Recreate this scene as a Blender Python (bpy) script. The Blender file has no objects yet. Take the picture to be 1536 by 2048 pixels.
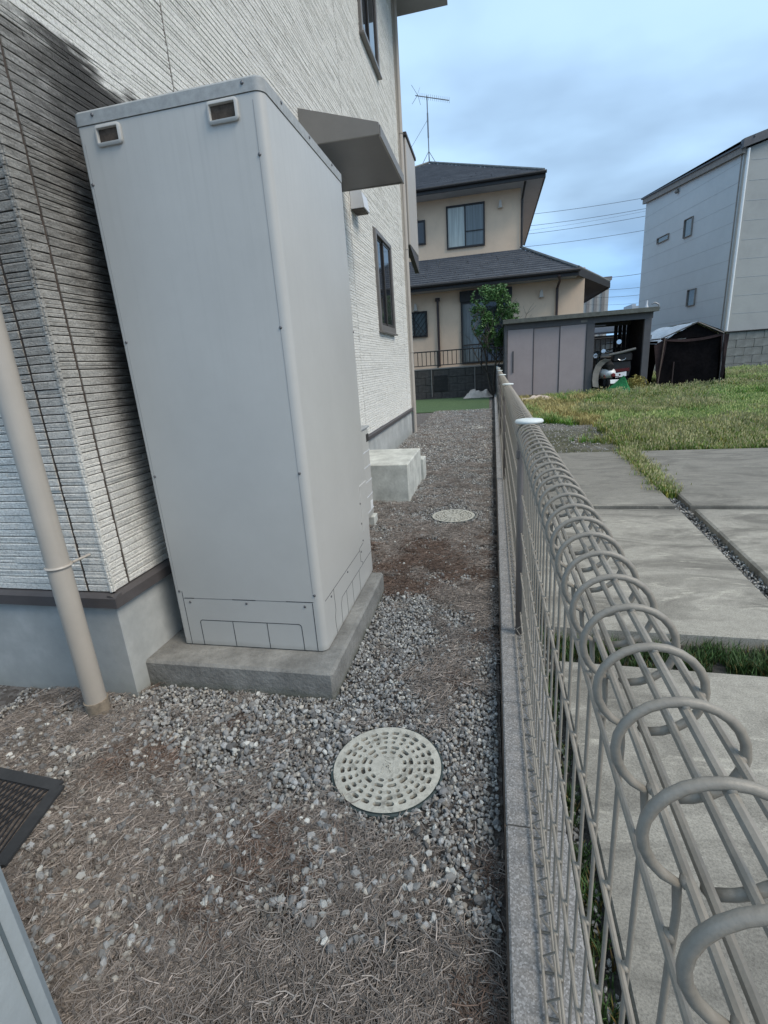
import bpy, math, random
import numpy as np
from mathutils import Vector, Matrix, Euler
random.seed(7)
SC = bpy.context.scene
COL = SC.collection
R_ = math.radians

# ------------------------------------------------------------------ camera
F, PX, PY, H = 970.0, 768.0, 1024.0, 0.85
CAM = Vector((0, 0, H))
def _c(u, v): return Vector((u - PX, -(v - PY), -F))
_Z = -(_c(1000, 4268).normalized())
_Y = _c(980, 718); _Y = (_Y - _Y.dot(_Z) * _Z).normalized()
_X = _Y.cross(_Z)
ROT = Matrix((_X, _Y, _Z))
def _ray(u, v): return ROT @ _c(u, v)
def gz(u, v, z=0.0):
    d = _ray(u, v); return CAM + d * ((z - H) / d.z)
def gx(u, v, x):
    d = _ray(u, v); return CAM + d * (x / d.x)
def gy(u, v, y):
    d = _ray(u, v); return CAM + d * (y / d.y)
cd = bpy.data.cameras.new('camera'); cam = bpy.data.objects.new('camera', cd); COL.objects.link(cam)
cam.matrix_world = Matrix.Translation(CAM) @ ROT.to_4x4()
cd.sensor_fit = 'VERTICAL'; cd.sensor_height = 36.0; cd.lens = F / 2048 * 36.0
cd.clip_start = 0.01; cd.clip_end = 2000
SC.camera = cam

# ------------------------------------------------------------------ sky, sun, exposure
SUN_EL, SUN_AZ = R_(48), R_(112)          # azimuth from +Y towards +X
w = bpy.data.worlds.new('World'); SC.world = w; w.use_nodes = True
nt = w.node_tree; nt.nodes.clear()
def N(t, typ, **k):
    n = t.nodes.new(typ)
    for a, b in k.items():
        if a in n.inputs.keys(): n.inputs[a].default_value = b
        else: setattr(n, a, b)
    return n
sky = N(nt, 'ShaderNodeTexSky'); sky.sky_type = 'NISHITA'; sky.sun_disc = False
sky.sun_elevation = SUN_EL; sky.sun_rotation = SUN_AZ; sky.air_density = 1.4; sky.dust_density = 2.2
out = N(nt, 'ShaderNodeOutputWorld'); bg = N(nt, 'ShaderNodeBackground'); bg.inputs['Strength'].default_value = 0.10
tc = N(nt, 'ShaderNodeTexCoord')
sep = N(nt, 'ShaderNodeSeparateXYZ'); nt.links.new(tc.outputs['Generated'], sep.inputs[0])
def M(t, op, a, b=None, c=None):
    n = t.nodes.new('ShaderNodeMath'); n.operation = op
    for i, x in enumerate((a, b, c)):
        if x is None: continue
        if isinstance(x, (int, float)): n.inputs[i].default_value = x
        else: t.links.new(x, n.inputs[i])
    return n.outputs[0]
den = M(nt, 'ADD', M(nt, 'MAXIMUM', sep.outputs[2], 0.0), 0.22)
cb = N(nt, 'ShaderNodeCombineXYZ')
nt.links.new(M(nt, 'DIVIDE', sep.outputs[0], den), cb.inputs[0]); nt.links.new(M(nt, 'DIVIDE', sep.outputs[1], den), cb.inputs[1])
mp = N(nt, 'ShaderNodeMapping'); nt.links.new(cb.outputs[0], mp.inputs[0]); mp.inputs['Location'].default_value = (8.8, 3.2, 3); mp.inputs['Scale'].default_value = (1.0, 1.25, 1)
def noise(t, vec, scale, detail=6, rough=0.55, dist=0.0):
    n = t.nodes.new('ShaderNodeTexNoise'); n.inputs['Scale'].default_value = scale; n.inputs['Detail'].default_value = detail
    n.inputs['Roughness'].default_value = rough; n.inputs['Distortion'].default_value = dist
    if vec is not None: t.links.new(vec, n.inputs['Vector'])
    return n.outputs[0]
def ramp(t, fac, stops):
    n = t.nodes.new('ShaderNodeValToRGB'); e = n.color_ramp.elements
    while len(e) < len(stops): e.new(0.5)
    for i, (p, c) in enumerate(stops):
        e[i].position = p
        e[i].color = (c, c, c, 1) if isinstance(c, (int, float)) else (*c, 1)
    t.links.new(fac, n.inputs[0]); return n.outputs[0]
def mix(t, fac, a, b, mode='MIX'):
    n = t.nodes.new('ShaderNodeMix'); n.data_type = 'RGBA'; n.blend_type = mode
    for i, x in ((0, fac), (6, a), (7, b)):
        if isinstance(x, (int, float)): n.inputs[i].default_value = x
        elif isinstance(x, tuple): n.inputs[i].default_value = (*x, 1)
        else: t.links.new(x, n.inputs[i])
    return n.outputs[2]
n1 = noise(nt, mp.outputs[0], 0.75, 5, 0.45, 0.1)
n2 = noise(nt, mp.outputs[0], 2.2, 4, 0.45, 0.1)
cl = M(nt, 'ADD', M(nt, 'MULTIPLY', n1, 0.75), M(nt, 'MULTIPLY', n2, 0.25))
# cloud layer: radiance divided by the 0.10 strength below
cloud = ramp(nt, cl, [(0.42, (2.2, 3.2, 4.5)), (0.48, (2.8, 4.05, 5.6)), (0.55, (3.75, 5.4, 7.3)), (0.66, (4.3, 6.0, 7.9))])
elev = ramp(nt, sep.outputs[2], [(0.0, (0.66, 0.84, 1.0)), (0.10, (0.52, 0.74, 0.97)), (0.24, (0.95, 0.98, 1.0)), (0.75, (1.0, 1.0, 1.0)), (1.0, (1.45, 1.28, 1.12))])
cloud = mix(nt, 1.0, cloud, elev, 'MULTIPLY')
fin = mix(nt, 0.86, sky.outputs[0], cloud)
nt.links.new(fin, bg.inputs['Color']); nt.links.new(bg.outputs[0], out.inputs[0])
sd = bpy.data.lights.new('sun', 'SUN'); sd.energy = 1.5; sd.angle = R_(30); sd.color = (1.0, 0.90, 0.78)
so = bpy.data.objects.new('sun', sd); COL.objects.link(so)
dv = Vector((math.sin(SUN_AZ) * math.cos(SUN_EL), math.cos(SUN_AZ) * math.cos(SUN_EL), math.sin(SUN_EL)))
so.rotation_euler = (-dv).to_track_quat('-Z', 'Y').to_euler(); so.location = (3, 3, 20)
SC.view_settings.view_transform = 'Standard'; SC.view_settings.look = 'None'
SC.view_settings.exposure = 0.78; SC.view_settings.gamma = 1.0; SC.view_settings.use_curve_mapping = False
SC.render.engine = 'CYCLES'; SC.cycles.max_bounces = 6; SC.cycles.diffuse_bounces = 3; SC.cycles.transparent_max_bounces = 8

# ------------------------------------------------------------------ helpers
class MB:
    def __init__(s): s.v = []; s.f = []; s.m = []
    def add(s, vs, fs, mi=0):
        b = len(s.v); s.v += [tuple(p) for p in vs]; s.f += [tuple(i + b for i in f) for f in fs]; s.m += [mi] * len(fs); return s
    def box(s, x0, x1, y0, y1, z0, z1, mi=0, T=None):
        p = [(x, y, z) for z in (z0, z1) for y in (y0, y1) for x in (x0, x1)]
        if T is not None: p = [tuple(T @ Vector(q)) for q in p]
        return s.add(p, [(0, 2, 3, 1), (4, 5, 7, 6), (0, 1, 5, 4), (2, 6, 7, 3), (0, 4, 6, 2), (1, 3, 7, 5)], mi)
    def bbox(s, x0, x1, y0, y1, z0, z1, b=0.005, mi=0, T=None):      # chamfered box
        vs = []; ix = {}
        X = (x0, x1); Y = (y0, y1); Zz = (z0, z1)
        for a in (0, 1):
            for c in (0, 1):
                for d in (0, 1):
                    for ax in range(3):
                        p = [X[a], Y[c], Zz[d]]; sg = [b if a == 0 else -b, b if c == 0 else -b, b if d == 0 else -b]
                        q = [p[i] + (0 if i == ax else sg[i]) for i in range(3)]
                        ix[(a, c, d, ax)] = len(vs); vs.append(q)
        fs = []
        for a in (0, 1):
            r = [(0, 0), (1, 0), (1, 1), (0, 1)]
            f = [ix[(a, p, q, 0)] for p, q in r]; fs.append(f if a else f[::-1])
            f = [ix[(p, a, q, 1)] for p, q in r]; fs.append(f[::-1] if a else f)
            f = [ix[(p, q, a, 2)] for p, q in r]; fs.append(f if a else f[::-1])
        for a in (0, 1):
            for c in (0, 1):
                fs.append((ix[(a, c, 0, 0)], ix[(a, c, 1, 0)], ix[(a, c, 1, 1)], ix[(a, c, 0, 1)]))
                fs.append((ix[(a, 0, c, 0)], ix[(a, 1, c, 0)], ix[(a, 1, c, 2)], ix[(a, 0, c, 2)]))
                fs.append((ix[(0, a, c, 1)], ix[(1, a, c, 1)], ix[(1, a, c, 2)], ix[(0, a, c, 2)]))
                for d in (0, 1): fs.append((ix[(a, c, d, 0)], ix[(a, c, d, 1)], ix[(a, c, d, 2)]))
        fs = list(dict.fromkeys(tuple(f) for f in fs))
        if T is not None: vs = [tuple(T @ Vector(q)) for q in vs]
        return s.add(vs, fs, mi)
    def tube(s, pts, r, n=8, mi=0, closed=False, caps=True):
        pts = [Vector(p) for p in pts]; k = len(pts); rings = []
        rr = r if isinstance(r, (list, tuple)) else [r] * k
        up = None
        for i, p in enumerate(pts):
            a = pts[(i - 1) % k] if (i > 0 or closed) else p
            c = pts[(i + 1) % k] if (i < k - 1 or closed) else p
            t = (c - a).normalized()
            if up is None:
                up = Vector((0, 0, 1)) if abs(t.z) < .9 else Vector((0, 1, 0))
            sd_ = t.cross(up).normalized(); up = sd_.cross(t).normalized()
            rings.append([p + (sd_ * math.cos(2 * math.pi * j / n) + up * math.sin(2 * math.pi * j / n)) * rr[i] for j in range(n)])
        vs = [q for rg in rings for q in rg]; fs = []
        for i in range(k if closed else k - 1):
            o = (i + 1) % k
            for j in range(n): fs.append((i * n + j, i * n + (j + 1) % n, o * n + (j + 1) % n, o * n + j))
        if caps and not closed: fs += [tuple(range(n))[::-1], tuple((k - 1) * n + j for j in range(n))]
        return s.add(vs, fs, mi)
    def prism(s, poly, axis, a, b, mi=0):        # poly 2D outline extruded along axis from a to b
        k = len(poly)
        def P(p, t):
            return {'x': (t, p[0], p[1]), 'y': (p[0], t, p[1]), 'z': (p[0], p[1], t)}[axis]
        vs = [P(p, a) for p in poly] + [P(p, b) for p in poly]
        fs = [tuple(range(k))[::-1], tuple(range(k, 2 * k))] + [(i, (i + 1) % k, (i + 1) % k + k, i + k) for i in range(k)]
        return s.add(vs, fs, mi)
    def quad(s, a, b, c, d, mi=0): return s.add([a, b, c, d], [(0, 1, 2, 3)], mi)
    def slab(s, pts, t, mi=0):                   # polygon (3D) thickened by vector t
        k = len(pts); pts = [Vector(p) for p in pts]; t = Vector(t)
        vs = pts + [p + t for p in pts]
        return s.add(vs, [tuple(range(k))[::-1], tuple(range(k, 2 * k))] + [(i, (i + 1) % k, (i + 1) % k + k, i + k) for i in range(k)], mi)
    def ball(s, c, rx, ry=None, rz=None, n=10, m=6, mi=0):
        ry = ry or rx; rz = rz or rx; vs = []; fs = []
        for i in range(m + 1):
            th = math.pi * i / m
            for j in range(n):
                ph = 2 * math.pi * j / n
                vs.append((c[0] + rx * math.sin(th) * math.cos(ph), c[1] + ry * math.sin(th) * math.sin(ph), c[2] + rz * math.cos(th)))
        for i in range(m):
            for j in range(n): fs.append((i * n + j, (i + 1) * n + j, (i + 1) * n + (j + 1) % n, i * n + (j + 1) % n))
        return s.add(vs, fs, mi)
    def mesh(s, name, mats, smooth=False):
        me = bpy.data.meshes.new(name); me.from_pydata(s.v, [], s.f)
        for m_ in (mats if isinstance(mats, (list, tuple)) else [mats]): me.materials.append(m_)
        if any(s.m): me.polygons.foreach_set('material_index', s.m)
        if smooth: me.polygons.foreach_set('use_smooth', [True] * len(s.f))
        me.update(); return me
    def build(s, name, mats, parent=None, smooth=False):
        o = bpy.data.objects.new(name, s.mesh(name, mats, smooth)); COL.objects.link(o)
        if parent: o.parent = parent
        if smooth:
            try:
                me = o.data; me.set_sharp_from_angle(angle=R_(40))
            except Exception: pass
        return o
def tag(o, label, cat, group=None, kind=None):
    if label: o['label'] = label
    if cat: o['category'] = cat
    if group: o['group'] = group
    if kind: o['kind'] = kind
    return o
def empty(name, loc, label, cat, group=None, rz=0):
    o = bpy.data.objects.new(name, None); COL.objects.link(o); o.location = loc; o.rotation_euler = (0, 0, rz); o.empty_display_size = .1
    PEND.append(o)
    return tag(o, label, cat, group)
PEND = []
def rel(o, parent):          # parent o (built in world coordinates) to an Empty, keeping its place
    o.parent = parent; o.matrix_parent_inverse = Matrix.LocRotScale(parent.location, parent.rotation_euler, None).inverted(); return o
def dup(o, parent=None, loc=None, rot=None, name=None):
    c = o.copy(); COL.objects.link(c)
    if parent: c.parent = parent; c.matrix_parent_inverse = o.matrix_parent_inverse
    if loc is not None: c.location = loc
    if rot is not None: c.rotation_euler = rot
    for ch in o.children: dup(ch, c)
    return c
def put(me, name, parent, loc=(0, 0, 0), rot=(0, 0, 0), scale=(1, 1, 1)):
    o = bpy.data.objects.new(name, me); COL.objects.link(o); o.location = loc; o.rotation_euler = rot; o.scale = scale
    if parent: rel(o, parent)
    return o
def structure(o): o['kind'] = 'structure'; return o

# value noise for layout decisions
def vn(x, y, sc, seed=0):
    x = np.asarray(x, float) / sc + seed * 17.3; y = np.asarray(y, float) / sc + seed * 9.1
    xi = np.floor(x); yi = np.floor(y); fx = x - xi; fy = y - yi
    def h(a, b):
        t = np.sin(a * 127.1 + b * 311.7 + seed * 74.7) * 43758.5453; return t - np.floor(t)
    fx = fx * fx * (3 - 2 * fx); fy = fy * fy * (3 - 2 * fy)
    return (h(xi, yi) * (1 - fx) + h(xi + 1, yi) * fx) * (1 - fy) + (h(xi, yi + 1) * (1 - fx) + h(xi + 1, yi + 1) * fx) * fy

# ------------------------------------------------------------------ materials
def mat(name, col, rough=0.6, var=0.12, scale=8, col2=None, bump=0.0, bscale=60, metal=0.0, detail=6, spec=0.4, dist=0.002, extra=None, coord='Object'):
    m = bpy.data.materials.new(name); m.use_nodes = True; t = m.node_tree; b = t.nodes['Principled BSDF']
    b.inputs['Roughness'].default_value = rough; b.inputs['Metallic'].default_value = metal; b.inputs['Specular IOR Level'].default_value = spec
    c = t.nodes.new('ShaderNodeTexCoord').outputs[coord]
    f = ramp(t, noise(t, c, scale, detail, 0.6), [(0.3, 0.0), (0.7, 1.0)])
    c2 = col2 or tuple(min(1, x * (1 + var)) for x in col); c1 = col if col2 else tuple(x * (1 - var) for x in col)
    o = mix(t, f, c1, c2)
    f2 = ramp(t, noise(t, c, scale * 7, 3, 0.6), [(0.3, 1 - var * .6), (0.7, 1.0)])
    o = mix(t, 1.0, o, f2, 'MULTIPLY')
    if extra: o = extra(t, c, o, b)
    t.links.new(o, b.inputs['Base Color'])
    if bump:
        bn = t.nodes.new('ShaderNodeBump'); bn.inputs['Strength'].default_value = bump; bn.inputs['Distance'].default_value = dist
        t.links.new(noise(t, c, bscale, 6, 0.65), bn.inputs['Height']); t.links.new(bn.outputs[0], b.inputs['Normal'])
    return m
def maprange(t, v, a, b, c=0.0, d=1.0):
    n = t.nodes.new('ShaderNodeMapRange'); n.inputs[1].default_value = a; n.inputs[2].default_value = b; n.inputs[3].default_value = c; n.inputs[4].default_value = d
    t.links.new(v, n.inputs[0]); return n.outputs[0]
def stretch(t, c, s):
    n = t.nodes.new('ShaderNodeMapping'); n.inputs['Scale'].default_value = s; t.links.new(c, n.inputs[0]); return n.outputs[0]
def sepz(t, c):
    n = t.nodes.new('ShaderNodeSeparateXYZ'); t.links.new(c, n.inputs[0]); return n.outputs
def siding_extra(t, c, o, b):
    s = sepz(t, c)
    big = noise(t, c, 3.0, 6, 0.6); fine = noise(t, stretch(t, c, (9, 9, 50)), 2.0, 5, 0.7)
    rowq = noise(t, stretch(t, c, (1.5, 1.5, 9)), 2.0, 3, 0.8)
    # algae behind and beside the tank unit, with the unit's shade painted in close to it: below a stepped upper edge, fading out low down and with distance from the corner
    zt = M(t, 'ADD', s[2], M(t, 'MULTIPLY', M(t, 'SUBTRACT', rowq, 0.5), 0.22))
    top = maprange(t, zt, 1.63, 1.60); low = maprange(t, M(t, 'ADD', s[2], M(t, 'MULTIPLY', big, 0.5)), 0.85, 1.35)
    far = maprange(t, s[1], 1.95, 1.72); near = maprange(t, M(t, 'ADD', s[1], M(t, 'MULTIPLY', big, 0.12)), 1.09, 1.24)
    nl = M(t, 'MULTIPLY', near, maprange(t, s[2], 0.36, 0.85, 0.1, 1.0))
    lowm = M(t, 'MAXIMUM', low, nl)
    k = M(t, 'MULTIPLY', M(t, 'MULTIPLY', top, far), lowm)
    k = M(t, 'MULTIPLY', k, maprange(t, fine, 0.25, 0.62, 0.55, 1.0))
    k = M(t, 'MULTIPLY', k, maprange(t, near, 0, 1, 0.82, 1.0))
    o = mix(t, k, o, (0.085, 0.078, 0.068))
    o = mix(t, M(t, 'MULTIPLY', M(t, 'MULTIPLY', M(t, 'MULTIPLY', top, far), nl), maprange(t, M(t, 'ADD', s[1], M(t, 'MULTIPLY', fine, 0.10)), 1.17, 1.30, 0, .8)), o, (0.03, 0.028, 0.026))  # darkest beside the unit: grime plus the unit's shade put into the colour
    sp1 = noise(t, c, 170, 3, 0.8); o = mix(t, 1.0, o, ramp(t, sp1, [(0.36, .74), (0.5, .98), (0.62, 1.08)]), 'MULTIPLY')
    # general grey film in the relief
    g = M(t, 'MULTIPLY', maprange(t, fine, 0.5, 0.75), 0.25)
    return mix(t, g, o, (0.25, 0.25, 0.23))
def streaks(colr, amt, sx=14, lo=.5, hi=.8):
    def e(t, c, o, b):
        st = noise(t, stretch(t, c, (sx, sx, 0.8)), 2.0, 4, 0.6); bl = noise(t, c, 2.2, 5, 0.6)
        k = M(t, 'MULTIPLY', maprange(t, st, lo, hi), maprange(t, bl, 0.35, 0.65)); return mix(t, M(t, 'MULTIPLY', k, amt), o, colr)
    return e
MS = {}
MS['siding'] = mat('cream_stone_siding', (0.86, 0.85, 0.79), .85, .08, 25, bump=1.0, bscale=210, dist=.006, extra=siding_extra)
MS['sealant'] = mat('brown_sealant', (0.07, 0.055, 0.045), .8, .3, 30)
MS['flash'] = mat('brown_grey_metal_flashing', (0.085, 0.078, 0.078), .55, .15, 10, bump=.1)
def found_extra(t, c, o, b):
    s = sepz(t, c); n = noise(t, c, 6, 6, .65)
    k = maprange(t, M(t, 'ADD', s[2], M(t, 'MULTIPLY', n, .12)), 0.16, 0.03); o = mix(t, M(t, 'MULTIPLY', k, .6), o, (0.17, 0.18, 0.15))
    return mix(t, M(t, 'MULTIPLY', maprange(t, noise(t, c, 3.5, 7, .65), .47, .62), .5), o, (0.28, 0.30, 0.30))
MS['found'] = mat('pale_blue_grey_render', (0.44, 0.455, 0.44), .8, .16, 5, bump=.25, bscale=40, extra=found_extra)
def pad_extra(t, c, o, b):
    s = sepz(t, c); k = maprange(t, M(t, 'ADD', s[2], M(t, 'MULTIPLY', noise(t, c, 18, 5, .6), .04)), 0.05, 0.015)
    o = mix(t, M(t, 'MULTIPLY', k, .6), o, (0.09, 0.105, 0.07))
    v = t.nodes.new('ShaderNodeTexVoronoi'); v.inputs['Scale'].default_value = 90; t.links.new(c, v.inputs['Vector'])
    return mix(t, M(t, 'MULTIPLY', maprange(t, v.outputs['Distance'], .16, .08), .45), o, (0.1, 0.1, 0.095))
MS['pad'] = mat('weathered_concrete', (0.25, 0.245, 0.225), .9, .34, 9, bump=1.0, bscale=90, dist=.004, extra=pad_extra)
MS['block'] = mat('pale_rough_concrete', (0.56, 0.57, 0.52), .9, .25, 10, bump=.5, bscale=80, extra=streaks((.3, .3, .28), .5))
def unit_extra(t, c, o, b):
    s = sepz(t, c)
    o = mix(t, M(t, 'MULTIPLY', maprange(t, noise(t, stretch(t, c, (45, 45, 1.2)), 2, 4, .6), .48, .8), M(t, 'MULTIPLY', maprange(t, s[2], .7, 1.4), .22)), o, (0.28, 0.28, 0.26))
    k = M(t, 'MULTIPLY', maprange(t, M(t, 'ADD', s[2], M(t, 'MULTIPLY', noise(t, c, 30, 4, .6), .02)), .115, .095), .4)
    return mix(t, k, o, (0.2, 0.2, 0.17))
MS['unit'] = mat('light_grey_painted_steel', (0.475, 0.472, 0.445), .38, .035, 5, bump=.06, bscale=500, spec=.5, extra=unit_extra, dist=.0006)
MS['unitlid'] = mat('dusty_grey_lid_steel', (0.36, 0.375, 0.37), .6, .16, 60, bump=.1, bscale=200)
MS['seam'] = mat('dark_panel_seam', (0.05, 0.052, 0.055), .8, .3, 30)
MS['screw'] = mat('dull_screw_metal', (0.16, 0.16, 0.165), .4, .2, 50, metal=.6)
MS['cavity'] = mat('brown_recess_shade', (0.085, 0.065, 0.05), .9, .5, 40)  # dark brown standing in for the shade inside the hand grips
MS['pipe'] = mat('beige_pvc', (0.43, 0.395, 0.345), .42, .05, 6, extra=streaks((.3, .28, .25), .5, 40), spec=.45)
MS['dusty'] = mat('dusty_beige_collar', (0.28, 0.235, 0.18), .85, .3, 60, bump=.3)
MS['awn'] = mat('grey_beige_awning_metal', (0.20, 0.19, 0.175), .5, .06, 6)
MS['whitepl'] = mat('white_plastic', (0.62, 0.64, 0.66), .4, .04, 8)
MS['winframe'] = mat('dark_bronze_aluminium', (0.055, 0.05, 0.046), .4, .1, 10)
MS['mullion'] = mat('grey_bronze_aluminium', (0.17, 0.16, 0.15), .4, .1, 10)
MS['soffit'] = mat('grey_blue_soffit', (0.38, 0.39, 0.42), .7, .06, 6)
def glass(name, col, rough=.05, bands=None):
    m = bpy.data.materials.new(name); m.use_nodes = True; t = m.node_tree; b = t.nodes['Principled BSDF']
    c = t.nodes.new('ShaderNodeTexCoord').outputs['Object']
    o = mix(t, noise(t, c, 2, 3), tuple(x * .8 for x in col), tuple(x * 1.15 for x in col))
    if bands: o = mix(t, maprange(t, noise(t, stretch(t, c, (bands, bands, .3)), 3, 3), .4, .6), o, tuple(x * .72 for x in col))
    t.links.new(o, b.inputs['Base Color']); b.inputs['Roughness'].default_value = rough; b.inputs['Specular IOR Level'].default_value = .9
    return m
MS['glass'] = glass('dark_window_glass', (0.02, 0.024, 0.03))
MS['curtain'] = glass('glass_with_pale_curtain', (0.48, 0.52, 0.48), .12, 8)
MS['dimglass'] = glass('glass_with_grey_curtain', (0.12, 0.15, 0.16), .1, 8)
MS['fence'] = mat('grey_beige_coated_wire', (0.285, 0.258, 0.215), .42, .16, 45, bump=.5, bscale=260, dist=.0008, extra=streaks((.15, .145, .13), .5, 30))
MS['post'] = mat('grey_brown_post_coating', (0.15, 0.135, 0.125), .45, .08, 20)
MS['cap'] = mat('white_post_cap', (0.66, 0.70, 0.68), .5, .06, 40)
def kerb_extra(t, c, o, b):
    v = t.nodes.new('ShaderNodeTexVoronoi'); v.inputs['Scale'].default_value = 420; t.links.new(c, v.inputs['Vector'])
    sp = t.nodes.new('ShaderNodeSeparateColor'); t.links.new(v.outputs['Color'], sp.inputs[0])
    return mix(t, .6, o, ramp(t, sp.outputs[0], [(0.1, .13), (.45, .22), (.75, .29), (.95, .44)]), 'MIX')
MS['kerb'] = mat('speckled_split_block', (0.26, 0.245, 0.22), .9, .2, 20, bump=.7, bscale=300, extra=kerb_extra)
MS['mort'] = mat('brown_stained_block_face', (0.115, 0.09, 0.07), .9, .3, 20, bump=.4)
def slab_extra(t, c, o, b):
    s1 = maprange(t, noise(t, stretch(t, c, (1, 2.4, 1)), 2.2, 8, .65, 1.2), .44, .62)
    o = mix(t, M(t, 'MULTIPLY', s1, .85), o, (0.15, 0.14, 0.118))
    s2 = maprange(t, noise(t, stretch(t, c, (1, 3.5, 1)), 4.5, 8, .7, 1.5), .56, .68)
    o = mix(t, M(t, 'MULTIPLY', s2, .75), o, (0.52, 0.49, 0.41)); sy = sepz(t, c)
    o = mix(t, M(t, 'MULTIPLY', maprange(t, M(t, 'ADD', sy[1], M(t, 'MULTIPLY', noise(t, c, 2, 6, .7), 1.2)), 3.0, 3.5), .55), o, (0.13, 0.125, 0.11))
    o = mix(t, M(t, 'MULTIPLY', maprange(t, M(t, 'ADD', sy[1], M(t, 'MULTIPLY', noise(t, c, 3, 6, .7), .8)), 1.3, .9), .5), o, (0.13, 0.125, 0.11))
    return mix(t, 1.0, o, ramp(t, noise(t, c, 260, 2, .9), [(.35, .70), (.5, .98), (.65, 1.18)]), 'MULTIPLY')
MS['slab'] = mat('stained_concrete_slab', (0.36, 0.34, 0.29), .9, .12, 40, bump=.5, bscale=200, extra=slab_extra)
MS['cover'] = mat('limed_cast_cover', (0.47, 0.46, 0.40), .85, .2, 60, bump=.6, bscale=250, dist=.001, extra=lambda t, c, o, b: mix(t, maprange(t, noise(t, c, 35, 7, .75), .52, .7), o, (0.17, 0.165, 0.14)))
MS['rim'] = mat('dark_teal_rim', (0.05, 0.07, 0.07), .7, .2, 40)
MS['void'] = mat('dark_drain', (0.12, 0.108, 0.094), .95, .5, 60)
MS['cream'] = mat('peach_cream_render', (0.74, 0.56, 0.405), .9, .05, 3, bump=.2, bscale=40, extra=streaks((.48, .39, .30), .35, 3))
MS['tile'] = mat('dark_slate_roof', (0.070, 0.076, 0.088), .6, .35, 3, bump=.2, col2=(0.115, 0.122, 0.135))
MS['ridge'] = mat('pale_weathered_ridge', (0.16, 0.17, 0.17), .7, .25, 8)
MS['dark'] = mat('black_brown_trim', (0.028, 0.026, 0.026), .5, .2, 10)
MS['brownpipe'] = mat('dark_brown_downpipe', (0.045, 0.028, 0.025), .45, .1, 10)
MS['lamp'] = mat('pale_lamp_cover', (0.55, 0.50, 0.44), .4, .05, 10)
MS['hanshin'] = mat('dark_patterned_block', (0.085, 0.078, 0.072), .9, .35, 14, bump=.5, bscale=40)
MS['cope'] = mat('grey_coping', (0.24, 0.225, 0.21), .85, .15, 8)
MS['shedw'] = mat('mauve_beige_steel_panel', (0.37, 0.315, 0.31), .5, .05, 4, extra=streaks((.31, .26, .26), .5, 6))
MS['shedf'] = mat('dark_grey_shed_frame', (0.095, 0.092, 0.096), .5, .12, 8)
MS['shedr'] = mat('grey_green_shed_roof', (0.12, 0.125, 0.11), .7, .3, 12)
MS['corr'] = mat('dark_corrugated_sheet', (0.028, 0.027, 0.031), .7, .3, 10, spec=.1)
MS['tarp'] = mat('blue_white_translucent_sheet', (0.40, 0.45, 0.50), .35, .25, 9, bump=.5, bscale=12, dist=.02)
MS['black'] = mat('black_mesh_cover', (0.010, 0.009, 0.010), .95, .3, 20, spec=.03)
MS['maroon'] = mat('faded_maroon_cloth', (0.030, 0.018, 0.019), .95, .3, 20)
MS['bamboo'] = mat('tan_pole', (0.12, 0.085, 0.07), .7, .2, 20)
MS['greyh'] = mat('blue_grey_siding', (0.50, 0.54, 0.56), .7, .05, .7, extra=streaks((.40, .44, .46), .5, 1.2))
MS['greyh2'] = mat('warm_grey_siding', (0.35, 0.365, 0.355), .7, .06, .7, extra=streaks((.25, .26, .26), .8, 1.0))
MS['joint'] = mat('grey_siding_joint', (0.36, 0.39, 0.41), .8, .1, 4)
MS['cblock'] = mat('grey_retaining_block', (0.24, 0.24, 0.225), .9, .22, 6, bump=.5, bscale=30, extra=streaks((.12, .12, .11), .6, 4))
MS['net'] = mat('bright_green_net', (0.012, 0.16, 0.05), .7, .4, 30, bump=.5, bscale=40)
MS['turf'] = mat('green_mat', (0.075, 0.125, 0.05), .9, .3, 30, bump=.5, bscale=60, dist=.01)
MS['cloth'] = mat('pinkish_beige_cloth', (0.56, 0.47, 0.40), .9, .15, 14, bump=.4, bscale=30, dist=.01)
MS['white'] = mat('white_paint', (0.78, 0.80, 0.80), .3, .03, 6)
MS['red'] = mat('red_lamp_lens', (0.16, 0.02, 0.02), .2, .1, 20)
MS['tyre'] = mat('black_rubber', (0.02, 0.02, 0.02), .8, .2, 20)
MS['chrome'] = mat('bright_metal', (0.55, 0.56, 0.57), .22, .05, 20, metal=.9)
MS['mirror'] = mat('silver_mirror', (0.9, 0.92, 0.94), .12, .02, 20, metal=.7)
MS['greyseat'] = mat('grey_vinyl', (0.20, 0.195, 0.18), .5, .1, 20)
MS['hose'] = mat('straw_yellow_growth', (0.42, 0.36, 0.12), .8, .3, 30)
MS['wire'] = mat('cable_black', (0.05, 0.06, 0.07), .6, .1, 1)
MS['antenna'] = mat('aluminium_antenna', (0.20, 0.22, 0.24), .4, .1, 10, metal=.4)
MS['rope'] = mat('black_net_cord', (0.03, 0.031, 0.034), .6, .2, 60)
MS['postcon'] = mat('pale_blue_grey_trim', (0.36, 0.40, 0.41), .85, .07, 9, bump=.5, bscale=60)
MS['pit'] = mat('black_cover_tray', (0.042, 0.044, 0.046), .8, .2, 20)

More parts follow.
